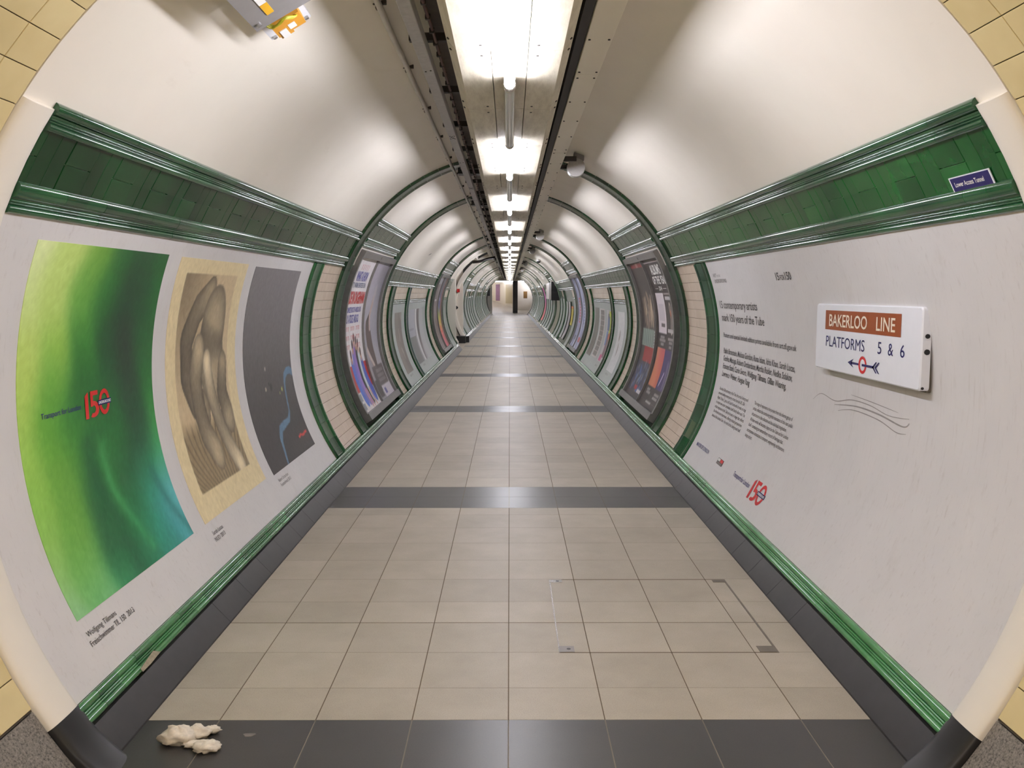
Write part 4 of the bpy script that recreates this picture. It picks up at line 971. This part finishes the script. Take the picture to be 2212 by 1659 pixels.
o=sheet('art_poster',1,13.34,14.13,-27.0,4.6,1.7435,40,90,a3); tag(o,'white art poster with a small brown sketch on the narrow right panel','poster')
def a4(U,V):
    img=np.ones(U.shape+(3,))*np.array([190,186,186.]); img=over(img,rect(U,V,.6,.42,1,.98),(196,206,40)); img=over(img,rect(U,V,.25,.62,.72,.88),(84,102,140)); img=over(img,rect(U,V,.22,.33,.55,.6),(96,136,190)); img=over(img,rect(U,V,.45,.10,.92,.55),(112,80,90)); img=over(img,rect(U,V,.7,.46,.95,.58),(206,90,60)); img=over(img,rect(U,V,.15,.02,.6,.14),(200,70,130)); img=over(img,rect(U,V,.3,.85,.6,.93),(90,88,90)); return img
o=sheet('art_poster',1,15.09,15.78,-26.0,4.4,1.7435,40,90,a4); tag(o,'bright poster of yellow, blue, brown and pink blocks on the wide right panel','poster')
def a5(U,V):
    img=np.ones(U.shape+(3,))*np.array([196,190,186.])
    for k in range(9): img=over(img,rect(U,V,.15,.04+k*.105,.85,.04+k*.105+.085,.01),(112,106,100))
    return img
o=sheet('art_poster',1,16.10,16.95,-25.6,4.8,1.7435,40,120,a5); tag(o,'pale poster with a column of nine grey squares on the wide right panel','poster')
def a6(U,V):
    img=field(U,V,[(.5,.9,(122,120,112)),(.5,.5,(108,106,98)),(.5,.1,(104,96,88))],.2); D,T=seg_d(U,V,[(.55,.6),(.65,.3),(.6,0)],1.2); return over(img,.5*(1-sst(D,.02,.1)),(160,156,148))
o=sheet('art_poster',1,17.15,17.92,-26.6,5.0,1.7435,40,90,a6); tag(o,'dull dark grey poster, furthest of three on the wide right panel','poster')
# ---- far items
def far_sheet(s,a,b,a0,a1,r,c1,c2,lab,name='wall_poster',seed=3):
    def f(U,V):
        r_=np.random.RandomState(seed); pts=[(r_.rand(),r_.rand(),c1 if r_.rand()<.6 else c2) for _ in range(26)]; return field(U,V,pts,.07)
    o=sheet(name,s,a,b,a0,a1,r,16,60,f); tag(o,lab,'poster'); return o
far_sheet(-1,23.0,24.2,SK,8.8,1.745,(150,158,152),(112,120,114),'grey green poster on the left wall just before the white side passage')
far_sheet(1,24.05,24.75,-14.5,0.5,1.735,(206,190,50),(180,166,46),'small yellow notice on the right wall',seed=5)
far_sheet(1,24.05,24.75,.6,2.6,1.735,(214,120,60),(200,110,60),'thin orange strip above the yellow notice on the right wall',seed=6)
far_sheet(1,25.1,25.85,-30,6.5,1.735,(196,190,190),(150,146,146),'pale grey poster left of the yellow notice on the right wall',seed=7)
far_sheet(1,26.2,26.9,-30,6.5,1.735,(150,160,152),(186,192,186),'greenish white poster beside the pale grey one on the right wall',seed=9)
def pinkf(U,V): return field(U,V,[(.5,1,(196,70,150)),(.5,.6,(186,80,160)),(.5,.35,(206,80,120)),(.5,.1,(220,76,90)),(.5,0,(222,80,90))],.12)
o=sheet('wall_poster',1,41.9,43.8,-28.5,27,1.75,10,60,pinkf); tag(o,'tall curved pink and magenta poster deep in the tunnel on the right wall','poster')
# right-hand cabinet
bx=thing('wall_cabinet',(1.6,33.3,1.34),'long pale cabinet with a black end projecting from the right wall, deep in the tunnel','cabinet')
g=MB(); g.box(1.46,1.76,31.0,31.1,1.32,1.98); g.build('end_panel',M['black'],bx)
for a,b,m in ((31.1,32.9,'alu'),(33.0,35.6,'enamel')):
    g=MB(); g.box(1.47,1.76,a,b,1.34,1.97,0,.5,.02); g.build('front_panel',M[m],bx)
g=MB(); g.box(1.60,1.70,36.2,36.35,1.75,1.92); o=g.build('alarm_box',M['red_plastic']); tag(o,'tiny red box on the right wall behind the pale cabinet','box')
# left passage fittings
g=MB(); g.box(-1.68,-1.59,28.12,28.2,1.60,1.71,0,.5,.005); g.box(-1.63,-1.62,28.2,28.4,1.6,1.7); o=g.build('red_sign',M['red_plastic']); tag(o,'small red sign on the white jamb of the left side passage','sign')
for i,(x,y,z,l) in enumerate(((-1.60,25.0,1.08,'small black pointed wall box on the near jamb of the white side passage'),(-1.72,28.0,1.12,'small black pointed wall box on the far jamb of the white side passage'))):
    g=MB(); g.rings([[(x-.07,y,z-.08),(x-.07,y,z+.08),(x-.07,y+.1,z+.08),(x-.07,y+.1,z-.08)],[(x+.03,y,z-.06),(x+.03,y,z+.05),(x+.03,y+.1,z+.05),(x+.03,y+.1,z-.06)],[(x+.08,y+.02,z-.025),(x+.08,y+.02,z+.02),(x+.08,y+.08,z+.02),(x+.08,y+.08,z-.025)]])
    o=g.build('lamp_housing',M['black']); tag(o,l,'wall fitting')  # unidentified dark shapes on the jambs, built as small black boxes
g=MB(); g.box(1.10,1.4,67.5,67.54,1.20,1.75) ; o=g.build('notice_plate',M['brown_plate'],org=(1.3,67.5,1.2)); o.location=(1.30,70.6,1.2); tag(o,'brown plate on the white wall at the right of the far tunnel mouth','plate')
# black slab painted as the darkness of a recess at the far left mouth
g=MB()
slab(g,-1,65.85,67.9,-30,30,1.745,1.70); g.box(-1.66,-1.50,66.6,66.8,1.4,2.0); g.build(trim(),M['black'],**S)

# ================================================================== FLOOR THINGS
hc=thing('access_cover',(.69,4.17,0),'tiled floor access cover with steel corner plates near the right kerb','access cover')
g=MB(); g.box(.213,.219,3.675,4.655,-.004,.0012); g.build('edge_strip',M['steel'],hc)
g=MB(); g.box(1.160,1.170,3.675,4.655,-.004,.0010); g.build('edge_strip',M['dull_steel'],hc)
for y in (3.677,4.655):
    g=MB(); g.box(.213,1.17,y-.003,y+.003,-.004,.0006); g.build('edge_strip',M['floor_grout'],hc)
for x0,x1,y0,y1,mk in ((.216,.282,4.608,4.652,'steel'),(.216,.282,3.682,3.745,'box_grey'),(1.098,1.165,4.61,4.652,'dull_steel'),(1.088,1.165,3.68,3.745,'dull_steel')):
    g=MB(); g.box(x0,x1,y0,y1,-.004,.0018,0); 
    if mk in('steel','box_grey'): g.cyl((x1-.024,(y0+y1)/2,.0018),(x1-.024,(y0+y1)/2,.0023),.009,12,1)
    g.build('corner_plate',[M[mk],M['black']],hc)
# crumpled tissue
import mathutils
def blob(mb,c,rad,seed):
    nz=mathutils.noise; n=20; m=12; ids=[]
    for i in range(m+1):
        th=pi*i/m; row=[]
        for j in range(n):
            ph=2*pi*j/n; d=np.array([sin(th)*cos(ph),sin(th)*sin(ph),cos(th)])
            k=1+.42*nz.noise(mathutils.Vector(d*2.2+seed))+.22*nz.noise(mathutils.Vector(d*5.5+seed))
            p=np.array(c)+d*np.array(rad)*k; row.append((p[0],p[1],max(.0008,p[2])))
        ids.append(row)
    mb.rings(ids)
g=MB(); blob(g,(-1.150,2.915,.022),(.062,.042,.030),3.1); blob(g,(-1.095,2.94,.02),(.045,.032,.024),8.3); blob(g,(-1.055,2.975,.014),(.030,.018,.014),5.7); blob(g,(-1.035,2.86,.014),(.046,.034,.018),1.9); blob(g,(-1.085,2.885,.010),(.04,.02,.010),2.2)
o=g.build('crumpled_tissue',M['tissue'],smooth=150); tag(o,'crumpled white tissue lying on the dark near floor band by the left kerb','tissue')
g=MB(); c=(-.920,2.963); pts=[(c[0]+.020*cos(t)*(1+.25*sin(3*t)),c[1]+.016*sin(t)*(1+.2*cos(2*t))) for t in np.linspace(0,2*pi,18,endpoint=False)]
g.rings([[(x,y,.0002) for x,y in pts],[(c[0]+(x-c[0])*.9,c[1]+(y-c[1])*.9,.0014) for x,y in pts]]); o=g.build('gum_spot',M['gum']); tag(o,'flattened grey gum spot on the dark floor band right of the tissue','gum')

# ================================================================== LIGHT AND CAMERA
nl=thing('added_near_light',(-.85,-1.6,2.5),'unseen fluorescent tube added on the upper left of the yellow tiled section behind the camera','light')  # out-of-view tube added to brighten the near right wall and floor
g=MB(); g.cyl((-.85,-1.6,2.5),(-.85,-.1,2.5),.024,10); g.build('lamp_tube',M['lamp'],nl)
g=MB(); g.box(-.90,-.82,-1.62,-.08,2.526,2.555); g.build('batten',M['white_metal'],nl)
for x,y in ((-1.6,77.5),(-3.2,76),(-.6,74.0)):
    pass
for k,(x,y) in enumerate(((-2.6,78.5),(-1.4,76.0),(-.3,72.2),(1.3,70.2))):  # unseen lamps added to brighten the hall, the last for its right wall
    z=2.55+.0125*(y-68)-.034
    t=thing('added_hall_light',(x,y,z),'unseen ceiling lamp added to brighten the hall beyond the tunnel','light','ceiling lamps added in the far hall')
    g=MB(); g.cyl((x-.6,y,z),(x+.6,y,z),.03,8); g.box(x-.6,x+.6,y-.01,y+.01,z+.02,z+.06); g.build('lamp_tube',M['lamp'],t)
w=bpy.data.worlds.new('World'); SC.world=w; w.use_nodes=True; w.node_tree.nodes['Background'].inputs[0].default_value=(.5,.48,.45,1); w.node_tree.nodes['Background'].inputs[1].default_value=.05
cam=bpy.data.cameras.new('Camera'); co=bpy.data.objects.new('Camera',cam); COL.objects.link(co); SC.camera=co
cam.sensor_fit='HORIZONTAL'; cam.sensor_width=36; cam.lens=36*1900/2212; cam.clip_start=.05; cam.clip_end=200
co.location=(0,0,H); co.rotation_euler=(radians(90-5.845),0,radians(-.15))
SC.view_settings.view_transform='Standard'; SC.view_settings.look='None'; SC.view_settings.gamma=1; SC.view_settings.exposure=0.0; SC.view_settings.use_curve_mapping=False
SC.cycles.max_bounces=8; SC.cycles.diffuse_bounces=5; SC.cycles.glossy_bounces=4; SC.cycles.caustics_reflective=False; SC.cycles.sample_clamp_indirect=6
